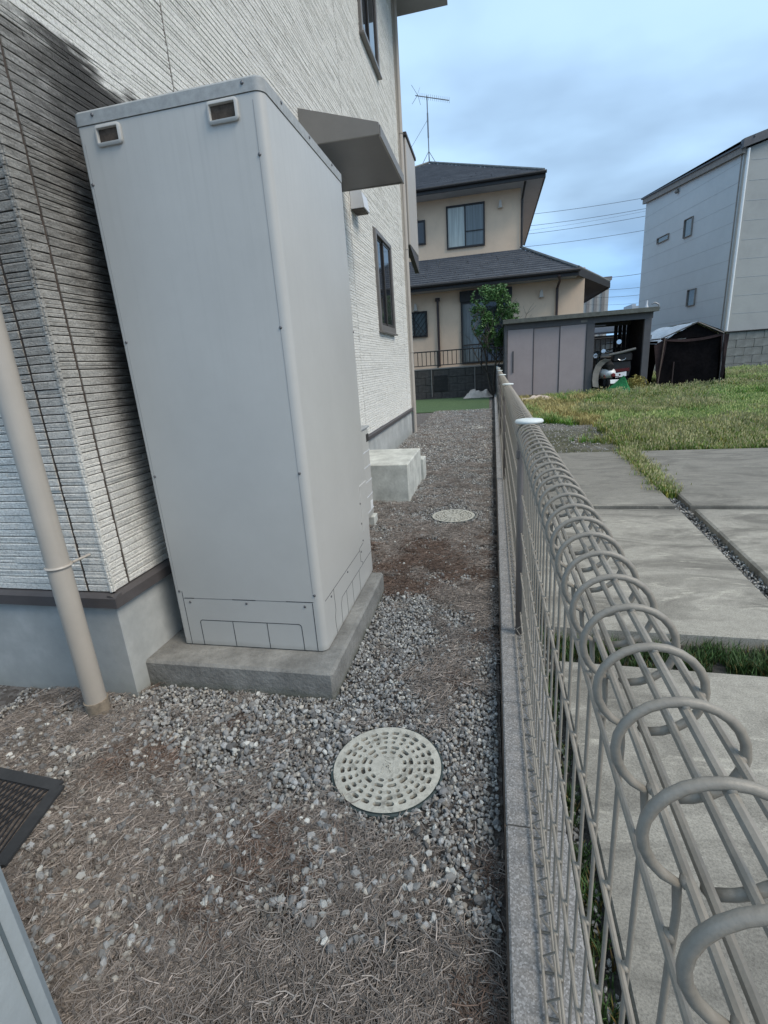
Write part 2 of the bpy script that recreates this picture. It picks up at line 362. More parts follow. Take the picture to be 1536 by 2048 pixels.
# ------------------------------------------------------------------ ground sheets
def sheet(name, x0, x1, y0, y1, z, m, nx=1, ny=1, T=None, attr=None):
    xs = np.linspace(x0, x1, nx + 1); ys = np.linspace(y0, y1, ny + 1)
    vs = [(x, y, z) for y in ys for x in xs]
    if T is not None: vs = [tuple(T @ Vector(p)) for p in vs]
    fs = [(j * (nx + 1) + i, j * (nx + 1) + i + 1, (j + 1) * (nx + 1) + i + 1, (j + 1) * (nx + 1) + i) for j in range(ny) for i in range(nx)]
    b = MB(); b.add(vs, fs); return b.build(name, m)
MS['earth'] = mat('grey_brown_earth', (0.115, 0.10, 0.085), .95, .35, 3, col2=(0.16, 0.145, 0.125), bump=.6, bscale=30)
structure(sheet('ground', -400, 400, -100, 700, -0.02, MS['earth']))
def needle_ground(t, c, o, b):
    v = t.nodes.new('ShaderNodeTexVoronoi'); v.inputs['Scale'].default_value = 75; t.links.new(c, v.inputs['Vector'])
    sp = t.nodes.new('ShaderNodeSeparateColor'); t.links.new(v.outputs['Color'], sp.inputs[0])
    st = ramp(t, sp.outputs[1], [(0.0, (.06, .05, .044)), (.5, (.13, .12, .11)), (.85, (.22, .21, .2)), (1, (.34, .33, .31))])
    return mix(t, maprange(t, noise(t, c, 3, 5), .3, .62, .15, .75), o, st)
MS['litterbase'] = mat('litter_bed', (0.10, 0.084, 0.072), .95, .4, 60, col2=(0.20, 0.17, 0.148), bump=1.0, bscale=180, dist=.01, extra=needle_ground)
structure(sheet('gravel_yard', -3.2, 0.02, -1.5, 9.0, 0.0, MS['litterbase']))
structure(sheet('back_yard_ground', -6, 0.04, 9.0, 12.3, 0.0, MS['litterbase']))
MS['lawnbase'] = mat('lawn_soil', (0.05, 0.055, 0.022), .95, .3, 5, col2=(0.105, 0.10, 0.06), bump=.6, bscale=60, extra=lambda t, c, o, b: mix(t, maprange(t, noise(t, c, .9, 5, .6), .5, .62), o, (0.15, 0.14, 0.12)))
structure(sheet('lawn', 0.18, 14, 4.2, 22, 0.0, MS['lawnbase']))
TS = Matrix.Translation((0, 0, 0)) @ Matrix.Rotation(R_(-3.6), 4, 'Z')
structure(sheet('joint_soil', 0.135, 5, -1.5, 4.45, 0.004, mat('joint_gravel_soil', (0.075, 0.07, 0.062), .95, .5, 60, bump=.8, bscale=90, dist=.01)))
# concrete slabs, cut to the gaps the photo shows
gl = lambda y: 0.952 - 0.004 + (2.66 - y) * -0.0 + (y - 2.66) * 0.068        # left edge of the long gap
gr = lambda y: 1.02 + (y - 2.66) * 0.076
def yrow(x, y0): return y0 - 0.035 * (x - .6)
rows = [(-1.5, 1.215), (1.40, 2.665), (2.735, 4.33)]
paving = empty('concrete_paving', (1, 2, 0), 'stained grey concrete paving slabs beyond the wire fence', 'paving')
def pslab(poly, name='slab'):
    b = MB(); k = len(poly)
    top = [(x, y, 0.04) for x, y in poly]; cx = sum(p[0] for p in poly) / k; cy = sum(p[1] for p in poly) / k
    ins = [(x + (cx - x) / max(.3, math.hypot(cx - x, cy - y)) * .01, y + (cy - y) / max(.3, math.hypot(cx - x, cy - y)) * .01, 0.046) for x, y in poly]
    bot = [(x, y, -0.01) for x, y in poly]
    vs = bot + top + ins; fs = [tuple(range(2 * k, 3 * k))]
    for i in range(k):
        j = (i + 1) % k; fs.append((i, j, j + k, i + k)); fs.append((i + k, j + k, j + 2 * k, i + 2 * k))
    b.add(vs, fs); return rel(b.build(name, MS['slab']), paving)
for (a, c) in rows:
    pslab([(0.165, yrow(.165, a)), (gl(a), yrow(gl(a), a)), (gl(c), yrow(gl(c), c)), (0.18, yrow(.18, c))])
    pslab([(gr(a), yrow(gr(a), a)), (5.0, yrow(5, a)), (5.0, yrow(5, c)), (gr(c), yrow(gr(c), c))])

# ------------------------------------------------------------------ instanced scatter (stuff)
def scatter(name, meshes, pts, rot, scl, label, cat):
    coll = bpy.data.collections.new(name + '_pieces')
    for i, me in enumerate(meshes):
        o = bpy.data.objects.new('piece', me); coll.objects.link(o)
    me = bpy.data.meshes.new(name); me.vertices.add(len(pts)); me.vertices.foreach_set('co', np.asarray(pts, np.float32).ravel())
    a = me.attributes.new('rot', 'FLOAT_VECTOR', 'POINT'); a.data.foreach_set('vector', np.asarray(rot, np.float32).ravel())
    a = me.attributes.new('scl', 'FLOAT', 'POINT'); a.data.foreach_set('value', np.asarray(scl, np.float32).ravel())
    me.update(); ob = bpy.data.objects.new(name, me); COL.objects.link(ob); tag(ob, label, cat, kind='stuff')
    g = bpy.data.node_groups.new(name + '_nodes', 'GeometryNodeTree')
    g.interface.new_socket('Geometry', in_out='INPUT', socket_type='NodeSocketGeometry'); g.interface.new_socket('Geometry', in_out='OUTPUT', socket_type='NodeSocketGeometry')
    gi = g.nodes.new('NodeGroupInput'); go = g.nodes.new('NodeGroupOutput'); ip = g.nodes.new('GeometryNodeInstanceOnPoints')
    ci = g.nodes.new('GeometryNodeCollectionInfo'); ci.inputs['Collection'].default_value = coll; ci.inputs['Separate Children'].default_value = True; ci.inputs['Reset Children'].default_value = True
    na = g.nodes.new('GeometryNodeInputNamedAttribute'); na.data_type = 'FLOAT_VECTOR'; na.inputs[0].default_value = 'rot'
    nb = g.nodes.new('GeometryNodeInputNamedAttribute'); nb.data_type = 'FLOAT'; nb.inputs[0].default_value = 'scl'
    er = g.nodes.new('FunctionNodeEulerToRotation')
    L = g.links.new; L(gi.outputs[0], ip.inputs['Points']); L(ci.outputs[0], ip.inputs['Instance']); ip.inputs['Pick Instance'].default_value = True
    L(na.outputs[0], er.inputs[0]); L(er.outputs[0], ip.inputs['Rotation']); L(nb.outputs[0], ip.inputs['Scale'])
    rl = g.nodes.new('GeometryNodeRealizeInstances'); del rl
    L(ip.outputs[0], go.inputs[0])
    md = ob.modifiers.new('scatter', 'NODES'); md.node_group = g
    return ob
def colattr_mat(name, rough=.85, rnd=.35, spec=.3, bump=0, trans=0):
    m = bpy.data.materials.new(name); m.use_nodes = True; t = m.node_tree; b = t.nodes['Principled BSDF']
    b.inputs['Roughness'].default_value = rough; b.inputs['Specular IOR Level'].default_value = spec
    a = t.nodes.new('ShaderNodeVertexColor'); a.layer_name = 'tint'; oi = t.nodes.new('ShaderNodeObjectInfo')
    o = mix(t, 1.0, a.outputs[0], ramp(t, oi.outputs['Random'], [(0, 1 - rnd), (1, 1 + rnd * .6)]), 'MULTIPLY')
    t.links.new(o, b.inputs['Base Color'])
    if bump:
        bn = t.nodes.new('ShaderNodeBump'); bn.inputs['Strength'].default_value = bump; bn.inputs['Distance'].default_value = .002
        t.links.new(noise(t, t.nodes.new('ShaderNodeTexCoord').outputs['Object'], 200, 3), bn.inputs['Height']); t.links.new(bn.outputs[0], b.inputs['Normal'])
    return m
def tint(me, cols):       # one colour per face
    a = me.color_attributes.new('tint', 'BYTE_COLOR', 'CORNER'); arr = []
    for p, c in zip(me.polygons, cols): arr += [c[0], c[1], c[2], 1.0] * len(p.vertices)
    s = np.array(arr); a.data.foreach_set('color', s)
def stone_mesh(i, m, base):
    import bmesh
    rnd = random.Random(i); bm = bmesh.new(); bmesh.ops.create_icosphere(bm, subdivisions=1, radius=0.5)
    sx, sy, sz = rnd.uniform(.8, 1.3), rnd.uniform(.65, 1.0), rnd.uniform(.45, .75)
    for v in bm.verts:
        k = rnd.uniform(.78, 1.14); v.co = Vector((v.co.x * sx * k, v.co.y * sy * k, v.co.z * sz * k))
    me = bpy.data.meshes.new('stone'); bm.to_mesh(me); bm.free(); me.materials.append(m)
    c = base; tint(me, [c] * len(me.polygons)); return me
MG = colattr_mat('grey_gravel', .85, .42, bump=.4); MN = colattr_mat('pine_needles', .8, .35)
stones = [stone_mesh(i, MG, b) for i, b in enumerate([(.31, .31, .30), (.38, .38, .36), (.24, .24, .235), (.50, .50, .47), (.29, .27, .24), (.34, .345, .34), (.19, .187, .18), (.42, .39, .34)])]
def needle_mesh(i, base, n=52, R=.035, L=(.008, .033), hgt=.007, th=.00048, curve=.25):
    rnd = random.Random(100 + i); b = MB(); cols = []
    for k in range(n):
        x, y = rnd.gauss(0, R * .55), rnd.gauss(0, R * .55); z = rnd.uniform(.001, hgt); a = rnd.uniform(0, math.tau); l = rnd.uniform(*L); d = Vector((math.cos(a), math.sin(a), rnd.uniform(-.1, .12)))
        w_ = th * rnd.uniform(.7, 1.6); s = Vector((-d.y, d.x, 0)).normalized() * w_; bend = s.normalized() * l * rnd.uniform(-curve, curve)
        p0 = Vector((x, y, z)) - d * l / 2; p2 = p0 + d * l; p1 = (p0 + p2) / 2 + bend * .5; u = Vector((0, 0, w_))
        vs = []
        for p in (p0, p1, p2): vs += [p - s, p + u * 1.4, p + s]
        b.add(vs, [(0, 1, 4, 3), (1, 2, 5, 4), (3, 4, 7, 6), (4, 5, 8, 7)])
        f_ = rnd.uniform(.5, 1.5); c = tuple(q * f_ for q in base)
        if rnd.random() < .08: c = tuple(q * 1.55 for q in c)
        cols += [c] * 4
    me = b.mesh('needle_clump', MN); tint(me, cols); return me
nd_grey = [needle_mesh(i, (.245, .216, .192)) for i in range(5)]
nd_red = [needle_mesh(10 + i, (.150, .108, .086)) for i in range(3)]
rng = np.random.default_rng(5)
def G(x, y, cx, cy, sx, sy): return np.exp(-((x - cx) / sx) ** 2 - ((y - cy) / sy) ** 2)
def gravelness(x, y):
    w_ = 0.20 + 0.9 * G(x, y, -.62, .97, .50, .12) + .9 * G(x, y, -.35, 1.30, .13, .40) + .45 * G(x, y, -.05, 1.05, .10, .35) + .55 * G(x, y, -.12, .70, .12, .07)
    w_ += .55 * G(x, y, -.62, .83, .10, .09) + .45 * G(x, y, -.35, .90, .20, .12) + .35 * G(x, y, -.10, .9, .1, .1) - .5 * G(x, y, -.12, 1.15, .10, .09)
    w_ += .10 + .62 / (1 + np.exp(-(y - 2.55) / .2)) - .25 * G(x, y, -.3, 2.1, .5, .35) + .35 * G(x, y, -.6, 2.6, .2, .4)
    return w_ + (vn(x, y, .11, 1) - .5) * .45 + (vn(x, y, .035, 2) - .5) * .55
tray_zone = lambda x, y: (x < -.89) & (y > .46) & (y < .68)
obst = [(-1.0, -.408, 1.04, 1.70), (-1.0, -.505, 2.97, 3.62), (-3.3, -.975, .985, 7.0)]
def free(x, y):
    ok = np.ones(len(x), bool)
    for a, b_, c, d in obst: ok &= ~((x > a) & (x < b_) & (y > c) & (y < d))
    ok &= np.hypot(x + .2255, y - .833) > .122
    ok &= np.hypot(x + .2097, y - 2.67) > .126
    return ok
def edge_x(y): return .016 + .0063 * y * 0
# gravel: dense where clean, sparse pale stones elsewhere
P = []; S = []
def spread(n, x0, x1, y0, y1): return rng.uniform(x0, x1, n), rng.uniform(y0, y1, n)
for (n, x0, x1, y0, y1, smin, smax) in [(52000, -1.35, .012, .3, 1.75, .006, .0125), (36000, -.98, .012, 1.75, 4.2, .007, .013), (34000, -.98, .015, 4.2, 9.0, .010, .019)]:
    x, y = spread(n, x0, x1, y0, y1); g = gravelness(x, y); k = (rng.uniform(0, 1, n) < np.clip(g * 1.7 - .06, np.where(y > 1.0, .55, .24), 1)) & free(x, y); x = x[k]; y = y[k]
    s = rng.uniform(smin, smax, len(x)) * np.where(rng.uniform(0, 1, len(x)) < .06, 1.45, 1)
    P.append(np.stack([x, y, s * rng.uniform(0.2, .85, len(x))], 1)); S.append(s)
x, y = spread(4200, -1.2, .0, .25, 1.0); g = gravelness(x, y); k = free(x, y) & (vn(x, y, .13, 6) + .25 * G(x, y, -.7, .6, .2, .25) > .50); x = x[k]; y = y[k]; s = rng.uniform(.008, .020, len(x)); P.append(np.stack([x, y, s * .35 + .007], 1)); S.append(s)
# stones in the paving joint and beside the kerb
yj = rng.uniform(-.2, 4.2, 3600); xj = rng.uniform(0, 1, 3600) * (gr(yj) - gl(yj)) + gl(yj); P.append(np.stack([xj, yj, rng.uniform(.004, .022, 3600)], 1)); S.append(rng.uniform(.006, .013, 3600))
xj = rng.uniform(.125, .165, 1500); yj = rng.uniform(-.1, 4.0, 1500); P.append(np.stack([xj, yj, rng.uniform(.002, .02, 1500)], 1)); S.append(rng.uniform(.005, .012, 1500))
xj = rng.uniform(.15, 3, 1200); yj = yrow(xj, 2.70) + rng.uniform(-.03, .03, 1200); P.append(np.stack([xj, yj, rng.uniform(.002, .02, 1200)], 1)); S.append(rng.uniform(.005, .011, 1200))
xj, yj = spread(5200, .2, 3.0, 4.25, 7.6); kk = (1.25 * G(xj, yj, .55, 5.2, .75, 1.7) + .6 * G(xj, yj, 1.6, 6.2, .9, .6)) > rng.uniform(.2, 1, 5200); P.append(np.stack([xj, yj, rng.uniform(.0, .008, 5200)], 1)[kk]); S.append(rng.uniform(.010, .022, 5200)[kk])
P = np.concatenate(P); S = np.concatenate(S)
scatter('gravel', stones, P, rng.uniform(0, 6.28, (len(P), 3)) * np.array([.25, .25, 1]), S, 'loose grey crushed stones covering the narrow yard', 'gravel')
P = []; S = []; PR = []; SR = []
for (n, x0, x1, y0, y1, sc) in [(7600, -1.25, .008, .25, 1.0, 1.0), (4600, -1.4, .008, 1.0, 1.75, 1.0), (6500, -.98, .008, 1.75, 3.6, 1.0), (7500, -.98, .01, 3.6, 9, 1.3)]:
    x, y = spread(n, x0, x1, y0, y1); g = gravelness(x, y); k = (rng.uniform(0, 1, n) > np.clip(g * 2.0 - .15, np.where(y > 1.0, .50, .0), np.where(y > 1.75, .85, .985))) & free(x, y) & ~(tray_zone(x, y) & (rng.uniform(0, 1, n) < .8)) & (np.hypot(x + .2255, y - .833) > .150) & (np.hypot(x + .2097, y - 2.67) > .165); x = x[k]; y = y[k]
    s = sc * rng.uniform(.7, 1.25, len(x)); z = rng.uniform(.0, .009, len(x)) + .002
    red = (vn(x, y, .16, 3) + .9 * G(x, y, -.3, 2.05, .35, .35) + .5 * G(x, y, -.12, 1.15, .09, .09) + .3 * G(x, y, -.85, .78, .15, .08) + rng.uniform(-.25, .25, len(x))) > .93
    P.append(np.stack([x, y, z], 1)[~red]); S.append(s[~red]); PR.append(np.stack([x, y, z], 1)[red]); SR.append(s[red])
def rz_only(n): r = np.zeros((n, 3)); r[:, 2] = rng.uniform(0, 6.28, n); r[:, 0] = rng.normal(0, .08, n); return r
P = np.concatenate(P); S = np.concatenate(S); PR = np.concatenate(PR); SR = np.concatenate(SR)
scatter('pine_needle_litter', nd_grey, P, rz_only(len(P)), S, 'dry grey-brown pine needles strewn over the gravel', 'pine needles')
scatter('reddish_pine_litter', nd_red, PR, rz_only(len(PR)), SR, 'dark reddish brown pine needles heaped in patches between unit and fence', 'pine needles')
# grass
def grass_mesh(i, base, n=16, R=.04, h=(.03, .085), wd=.0022, tipc=None, seed=0):
    rnd = random.Random(300 + i); b = MB(); cols = []
    for k in range(n):
        a = rnd.uniform(0, math.tau); r = rnd.uniform(0, R); x, y = r * math.cos(a), r * math.sin(a); hh = rnd.uniform(*h); ln = rnd.uniform(.1, .7) * hh; a2 = rnd.uniform(0, math.tau)
        d = Vector((math.cos(a2), math.sin(a2), 0)); s = Vector((-d.y, d.x, 0)) * wd * rnd.uniform(.7, 1.4)
        p0 = Vector((x, y, -.004)); p1 = p0 + Vector((0, 0, hh * .6)) + d * ln * .3; p2 = p0 + Vector((0, 0, hh)) + d * ln
        b.add([p0 - s, p0 + s, p1 + s * .8, p1 - s * .8, p2], [(0, 1, 2, 3), (3, 2, 4)])
        f_ = rnd.uniform(.6, 1.4); c = tuple(q * f_ for q in base)
        if rnd.random() < .18: c = (c[1] * 1.1 + .02, c[1] * 1.0, c[2])
        cols += [c, tuple(q * 1.25 for q in c)]
        if tipc and rnd.random() < .35:
            b.add([p2 + Vector((-.003, 0, -.004)), p2 + Vector((.003, 0, -.004)), p2 + Vector((.003, 0, .012)), p2 + Vector((-.003, 0, .012))], [(0, 1, 2, 3)]); cols += [tipc]
    me = b.mesh('grass_tuft', MGR); tint(me, cols); return me
MGR = colattr_mat('grass_blades', .6, .35, spec=.3)
gA = [grass_mesh(i, (.080, .205, .024), 18, tipc=(.40, .46, .18)) for i in range(4)]
gB = [grass_mesh(10 + i, (.135, .225, .045), 16, h=(.03, .10), tipc=(.42, .40, .21)) for i in range(3)]
gC = [grass_mesh(20 + i, (.36, .31, .125), 16, h=(.03, .10)) for i in range(3)]
gD = [grass_mesh(30 + i, (.040, .080, .022), 20, R=.03, h=(.02, .06), wd=.0016) for i in range(3)]
def lawn(n, x0, x1, y0, y1): return spread(n, x0, x1, y0, y1)
x = np.concatenate([spread(26000, .2, 6.5, 4.2, 8.0)[0], np.empty(0)]); y = rng.uniform(4.2, 8.0, len(x))
x2, y2 = spread(26000, .3, 12.5, 8.0, 18.0); x = np.concatenate([x, x2]); y = np.concatenate([y, y2])
bare = 1.25 * G(x, y, .55, 5.2, .55, 1.6) + .55 * G(x, y, 1.2, 6.2, .5, .5) + .5 * G(x, y, 3.6, 6.6, 1.3, .3) + (vn(x, y, .35, 4) - .5) * .8
keep = (bare < .42 + rng.normal(0, .16, len(x))) & ~((x > .3) & (x < 3.2) & (y > 10.95) & (y < 12)) & (y > yrow(x, 4.33) + .01 + .1 * (vn(x, y * 0, .2, 8)))
x = x[keep]; y = y[keep]
straw = G(x, y, .95, 8.6, .8, 2.6) * 1.1 + (vn(x, y, .5, 5) - .5) * .9 + .35 * G(x, y, 2.4, 10.4, 1.2, .5)
pale = vn(x, y, .9, 7) + .35 * G(x, y, 2.0, 4.9, 2.5, .6)
tc_ = straw > .60; tb = ~tc_ & (pale > .55); ta = ~tc_ & ~tb
def sc_of(y, x=None): return (.8 + .05 * (y - 4) + rng.uniform(-.25, .35, len(y))) * (1 if x is None else .6 + .95 * vn(x, y, .3, 12))
for nm, me, k, lb in (('green_grass', gA, ta, 'fresh green grass of the lawn behind the paving'), ('seeding_grass', gB, tb, 'paler yellow-green seeding grass mixed through the lawn'), ('straw_grass', gC, tc_, 'straw yellow dry grass by the far end of the fence')):
    pp = np.stack([x[k], y[k], np.zeros(k.sum())], 1); scatter(nm, me, pp, rz_only(len(pp)), sc_of(y[k], x[k]), lb, 'grass')
# weeds in the joints
wx = [rng.uniform(.18, 1.0, 420), rng.uniform(1.0, 2.2, 200), gl(rng.uniform(3.0, 4.3, 1)) + 0 * rng.uniform(0, 1, 1)]
px = np.concatenate([wx[0], wx[1]]); py = yrow(px, 1.31) + rng.normal(0, .035, len(px))
yy = rng.uniform(2.95, 4.4, 330); xx = (gl(yy) + gr(yy)) / 2 + rng.normal(0, .035, 330)
x3 = rng.uniform(.135, .158, 90); y3 = np.concatenate([rng.uniform(.3, .75, 50), rng.uniform(.75, 1.6, 40)])
scatter('joint_weeds', gD, np.stack([np.concatenate([px, x3]), np.concatenate([py, y3]), np.full(len(px) + 90, .01)], 1), rz_only(len(px) + 90), rng.uniform(.4, .85, len(px) + 90), 'dark green weeds in the paving joint nearest the camera', 'weeds')
scatter('gap_weeds', gB, np.stack([xx, yy, np.full(330, .015)], 1), rz_only(330), rng.uniform(.5, 1.0, 330), 'light green weeds in the far part of the long paving gap', 'weeds')

# ------------------------------------------------------------------ white-sided house
WX, WY = -0.975, 0.988       # right wall plane, near-left wall plane
YE, ZE = 6.22, 4.53
house = empty('white_house', (WX, WY, 0), 'cream stone-textured sided house with pale blue-grey foundation filling the left side', 'house')
def hp(b, name, m, smooth=False): return rel(b.build(name, m, None, smooth), house)
b = MB(); b.box(-6, WX - .012, WY + .012, YE - .01, .30, ZE); hp(b, 'wall', MS['sealant'])
b = MB(); b.bbox(-6, WX - .004, WY + .003, YE - .03, -.05, .296, .0025); hp(b, 'foundation', MS['found'])
b = MB(); prof = [(0, .296), (.016, .290), (.016, .318), (.0, .326), (-.01, .326), (-.01, .296)]
b.prism([(WX + p[0], p[1]) for p in prof], 'y', WY - .0135, YE); hp(b, 'flashing', MS['flash'])
b = MB(); b.prism([(WY - p[0], p[1]) for p in prof], 'x', -6, WX + .0155); hp(b, 'flashing', MS['flash'])
wins = [(4.58, 5.30, 1.17, 2.00), (4.58, 5.25, 3.36, 4.2)]
def siding(name, u0, u1, z0, z1, P3, sp_, holes=(), seed=0, rowh=.0195):
    rnd = random.Random(seed); b = MB(); z = z0; ri = 0
    while z < z1 - .004:
        h = rowh * rnd.uniform(.97, 1.03); z2 = min(z + h, z1); u = u0; deep = (ri % 2 == 0)
        while u < u1 - 1e-4:
            ul = min(u1, u + rnd.uniform(.05, .26) * sp_); 
            if u1 - ul < .03: ul = u1
            hole = None
            for (a, c, d, e) in holes:
                if z2 > d and z < e and ul > a and u < c: hole = (a, c)
            segs = [(u, ul)]
            if hole: segs = [s for s in ((u, min(ul, hole[0])), (max(u, hole[1]), ul)) if s[1] - s[0] > .002]
            for (s0, s1) in segs:
                split = rnd.random() < .38
                parts = [(z + .0026, z2)] if not split else [(z + .0026, (z + z2) / 2 - .0004), ((z + z2) / 2 + .0006, z2)]
                for (za, zb) in parts:
                    d = rnd.uniform(.0064, .0082) * (.86 if split and rnd.random() < .5 else 1); d2 = d + rnd.uniform(-.0006, .0006); dm = rnd.uniform(.0, .0012)
                    g = 0.0
                    vs = [P3(s0 + g * 0, 0, za), P3(s1 - g, 0, za), P3(s0, d - dm, za), P3(s1 - g, d2 - dm, za), P3(s0, d, zb - .0022), P3(s1 - g, d2, zb - .0022), P3(s0, d - .0015, zb), P3(s1 - g, d2 - .0015, zb), P3(s0, 0, zb), P3(s1 - g, 0, zb)]
                    b.add(vs, [(0, 1, 3, 2), (2, 3, 5, 4), (4, 5, 7, 6), (6, 7, 9, 8), (0, 2, 4, 6, 8), (1, 9, 7, 5, 3)])
            u = ul
        z = z2; ri += 1
    b.f = [f if True else f for f in b.f]
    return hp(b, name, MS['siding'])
PR_ = lambda u, d, z: (WX - .010 + d, u, z)
PL_ = lambda u, d, z: (u, WY + .010 - d, z)
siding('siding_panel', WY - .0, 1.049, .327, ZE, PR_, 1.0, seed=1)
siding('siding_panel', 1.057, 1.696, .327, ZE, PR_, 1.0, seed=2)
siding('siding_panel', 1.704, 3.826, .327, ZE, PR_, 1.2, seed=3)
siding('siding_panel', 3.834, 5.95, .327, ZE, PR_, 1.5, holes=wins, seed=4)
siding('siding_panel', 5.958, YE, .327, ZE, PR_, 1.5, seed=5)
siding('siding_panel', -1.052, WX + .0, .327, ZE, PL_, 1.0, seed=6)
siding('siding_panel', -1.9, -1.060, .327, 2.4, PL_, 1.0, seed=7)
for yj in (1.053, 1.70, 3.83, 5.954):
    b = MB(); b.box(WX - .0115, WX - .0055, yj - .0038, yj + .0038, .327, ZE); hp(b, 'joint_sealant', MS['sealant'])
b = MB(); b.box(-1.060, -1.052, WY + .0055, WY + .0115, .327, ZE); hp(b, 'joint_sealant', MS['sealant'])
# eave
b = MB(); b.box(-6, -.44, WY - .6, 6.62, ZE, ZE + .03); b.box(-6.02, -.425, WY - .62, 6.635, ZE + .005, ZE + .16, 1)
hp(b, 'eave_soffit', [MS['soffit'], MS['soffit']])
b = MB(); b.slab([(-6, WY - .65, ZE + .17), (-.40, WY - .65, ZE + .17), (-3.3, 2.2, ZE + 1.3), (-6, 2.2, ZE + 1.3)], (0, 0, .03)); b.slab([(-.40, WY - .65, ZE + .17), (-.40, 6.66, ZE + .17), (-3.3, 4, ZE + 1.3), (-3.3, 2.2, ZE + 1.3)], (0, 0, .03)); b.slab([(-.40, 6.66, ZE + .17), (-6, 6.66, ZE + .17), (-6, 4, ZE + 1.3), (-3.3, 4, ZE + 1.3)], (0, 0, .03)); hp(b, 'roof', MS['tile'])
# downpipe at the far corner, brackets
b = MB(); b.tube([(WX + .02, YE + .05, .0), (WX + .02, YE + .05, ZE)], .028, 12); dp = hp(b, 'downpipe', MS['pipe'], True); dp['label'] = 'beige downpipe at the far corner of the white house'
b = MB(); b.box(WX - .02, WX + .012, YE - .0, YE + .02, .33, ZE); hp(b, 'corner_trim', MS['pipe'])
for z in (1.0, 2.15, 3.3): b = MB(); b.tube([(WX + .02 + .031 * math.cos(a), YE + .05 + .031 * math.sin(a), z) for a in [i * math.tau / 12 for i in range(12)]], .004, 6, closed=True); hp(b, 'pipe_bracket', MS['pipe'], True)
# far balcony behind the corner
b = MB(); b.bbox(-2.4, -.94, 6.55, 7.3, 2.25, 3.38, .01); hp(b, 'balcony', MS['pipe'])
b = MB(); b.bbox(-2.42, -.925, 6.53, 7.32, 3.38, 3.42, .005); hp(b, 'balcony_cap', MS['flash'])
b = MB(); b.prism([(6.55, 2.25), (7.3, 2.25), (7.3, 2.05)], 'x', -1.0, -.945); hp(b, 'balcony_bracket', MS['flash'])
# windows
for i, (a, c, d, e) in enumerate(wins):
    f = MB(); X = WX
    for (p, q, r, s_) in ((a, a + .045, d, e), (c - .045, c, d, e), (a + .045, c - .045, d, d + .05), (a + .045, c - .045, e - .04, e)): f.bbox(X - .02, X + .022, p, q, r, s_, .003)
    wf = hp(f, 'window', MS['mullion'])
    g = MB(); mid = (a + c) / 2
    for (p, q, off) in ((a + .045, mid + .015, -.008), (mid - .015, c - .045, .004)):
        g.box(X + off - .006, X + off + .006, p, p + .022, d + .05, e - .04); g.box(X + off - .006, X + off + .006, q - .022, q, d + .05, e - .04)
        g.box(X + off - .006, X + off + .006, p + .022, q - .022, d + .05, d + .078); g.box(X + off - .006, X + off + .006, p + .022, q - .022, e - .06, e - .04)
    o = g.build('sash', MS['winframe']); o.parent = wf
    for (p, q, off) in ((a + .067, mid - .007, -.008), (mid + .007, c - .067, .004)):
        g = MB(); g.box(X + off - .002, X + off + .002, p, q, d + .078, e - .06); o = g.build('pane', MS['glass']); o.parent = wf
    g = MB(); g.bbox(X - .01, X + .036, a - .01, c + .01, d - .018, d - .001, .003); o = g.build('sill', MS['mullion']); o.parent = wf
# awning
aw = MB(); y0, y1 = 2.90, 3.66; xo = -.552
aw.prism([(WX - .005, 2.005), (xo, 2.000), (xo, 2.052), (WX - .005, 2.178)], 'y', y0, y0 + .012)
aw.prism([(WX - .005, 2.005), (xo, 2.000), (xo, 2.052), (WX - .005, 2.178)], 'y', y1 - .012, y1)
aw.slab([(WX - .005, y0 + .012, 2.170), (xo + .0, y0 + .012, 2.044), (xo, y1 - .012, 2.044), (WX - .005, y1 - .012, 2.170)], (0, 0, .008))
aw.box(xo - .006, xo + .006, y0 + .012, y1 - .012, 1.994, 2.0445)
awn = hp(aw, 'awning', MS['awn'])
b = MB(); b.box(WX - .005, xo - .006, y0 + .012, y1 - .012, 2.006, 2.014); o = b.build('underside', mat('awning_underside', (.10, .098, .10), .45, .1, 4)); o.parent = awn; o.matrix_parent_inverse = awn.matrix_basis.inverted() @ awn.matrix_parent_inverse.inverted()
# vent hood
b = MB(); b.prism([(WX + .0, 1.80), (WX + .10, 1.80), (WX + .085, 1.90), (WX + .03, 1.965), (WX, 1.965)], 'y', 3.49, 3.66)
T = Matrix.Translation((0, .38, .16))
b.v = [tuple(T @ Vector(p)) for p in b.v]; hood = hp(b, 'vent_hood', MS['whitepl'])
b = MB(); b.box(WX + .005, WX + .09, 3.88, 4.03, 1.952, 1.958); o = b.build('vent_opening', MS['void']); o.parent = hood; o.matrix_parent_inverse = (hood.matrix_parent_inverse @ hood.matrix_basis).inverted()
# near downpipe
pxx, pyy = -1.040, .912
b = MB(); b.tube([(pxx, pyy, .045), (pxx, pyy, 4.5)], .0265, 20); dp = hp(b, 'downpipe', MS['pipe'], True); dp['label'] = 'beige downpipe standing in front of the near left wall'
b = MB(); b.tube([(pxx, pyy, -.01), (pxx, pyy, .05)], [.026, .030], 20); hp(b, 'pipe_foot', MS['dusty'], True)
b = MB(); ringp = [(pxx + .0278 * math.cos(a), pyy + .0278 * math.sin(a), .437) for a in [i * math.tau / 20 for i in range(20)]]; b.tube(ringp, .0035, 6, closed=True); b.tube([(pxx + .018, pyy + .025, .437), (pxx + .022, WY, .437)], .0035, 6); hp(b, 'pipe_bracket', MS['pipe'], True)

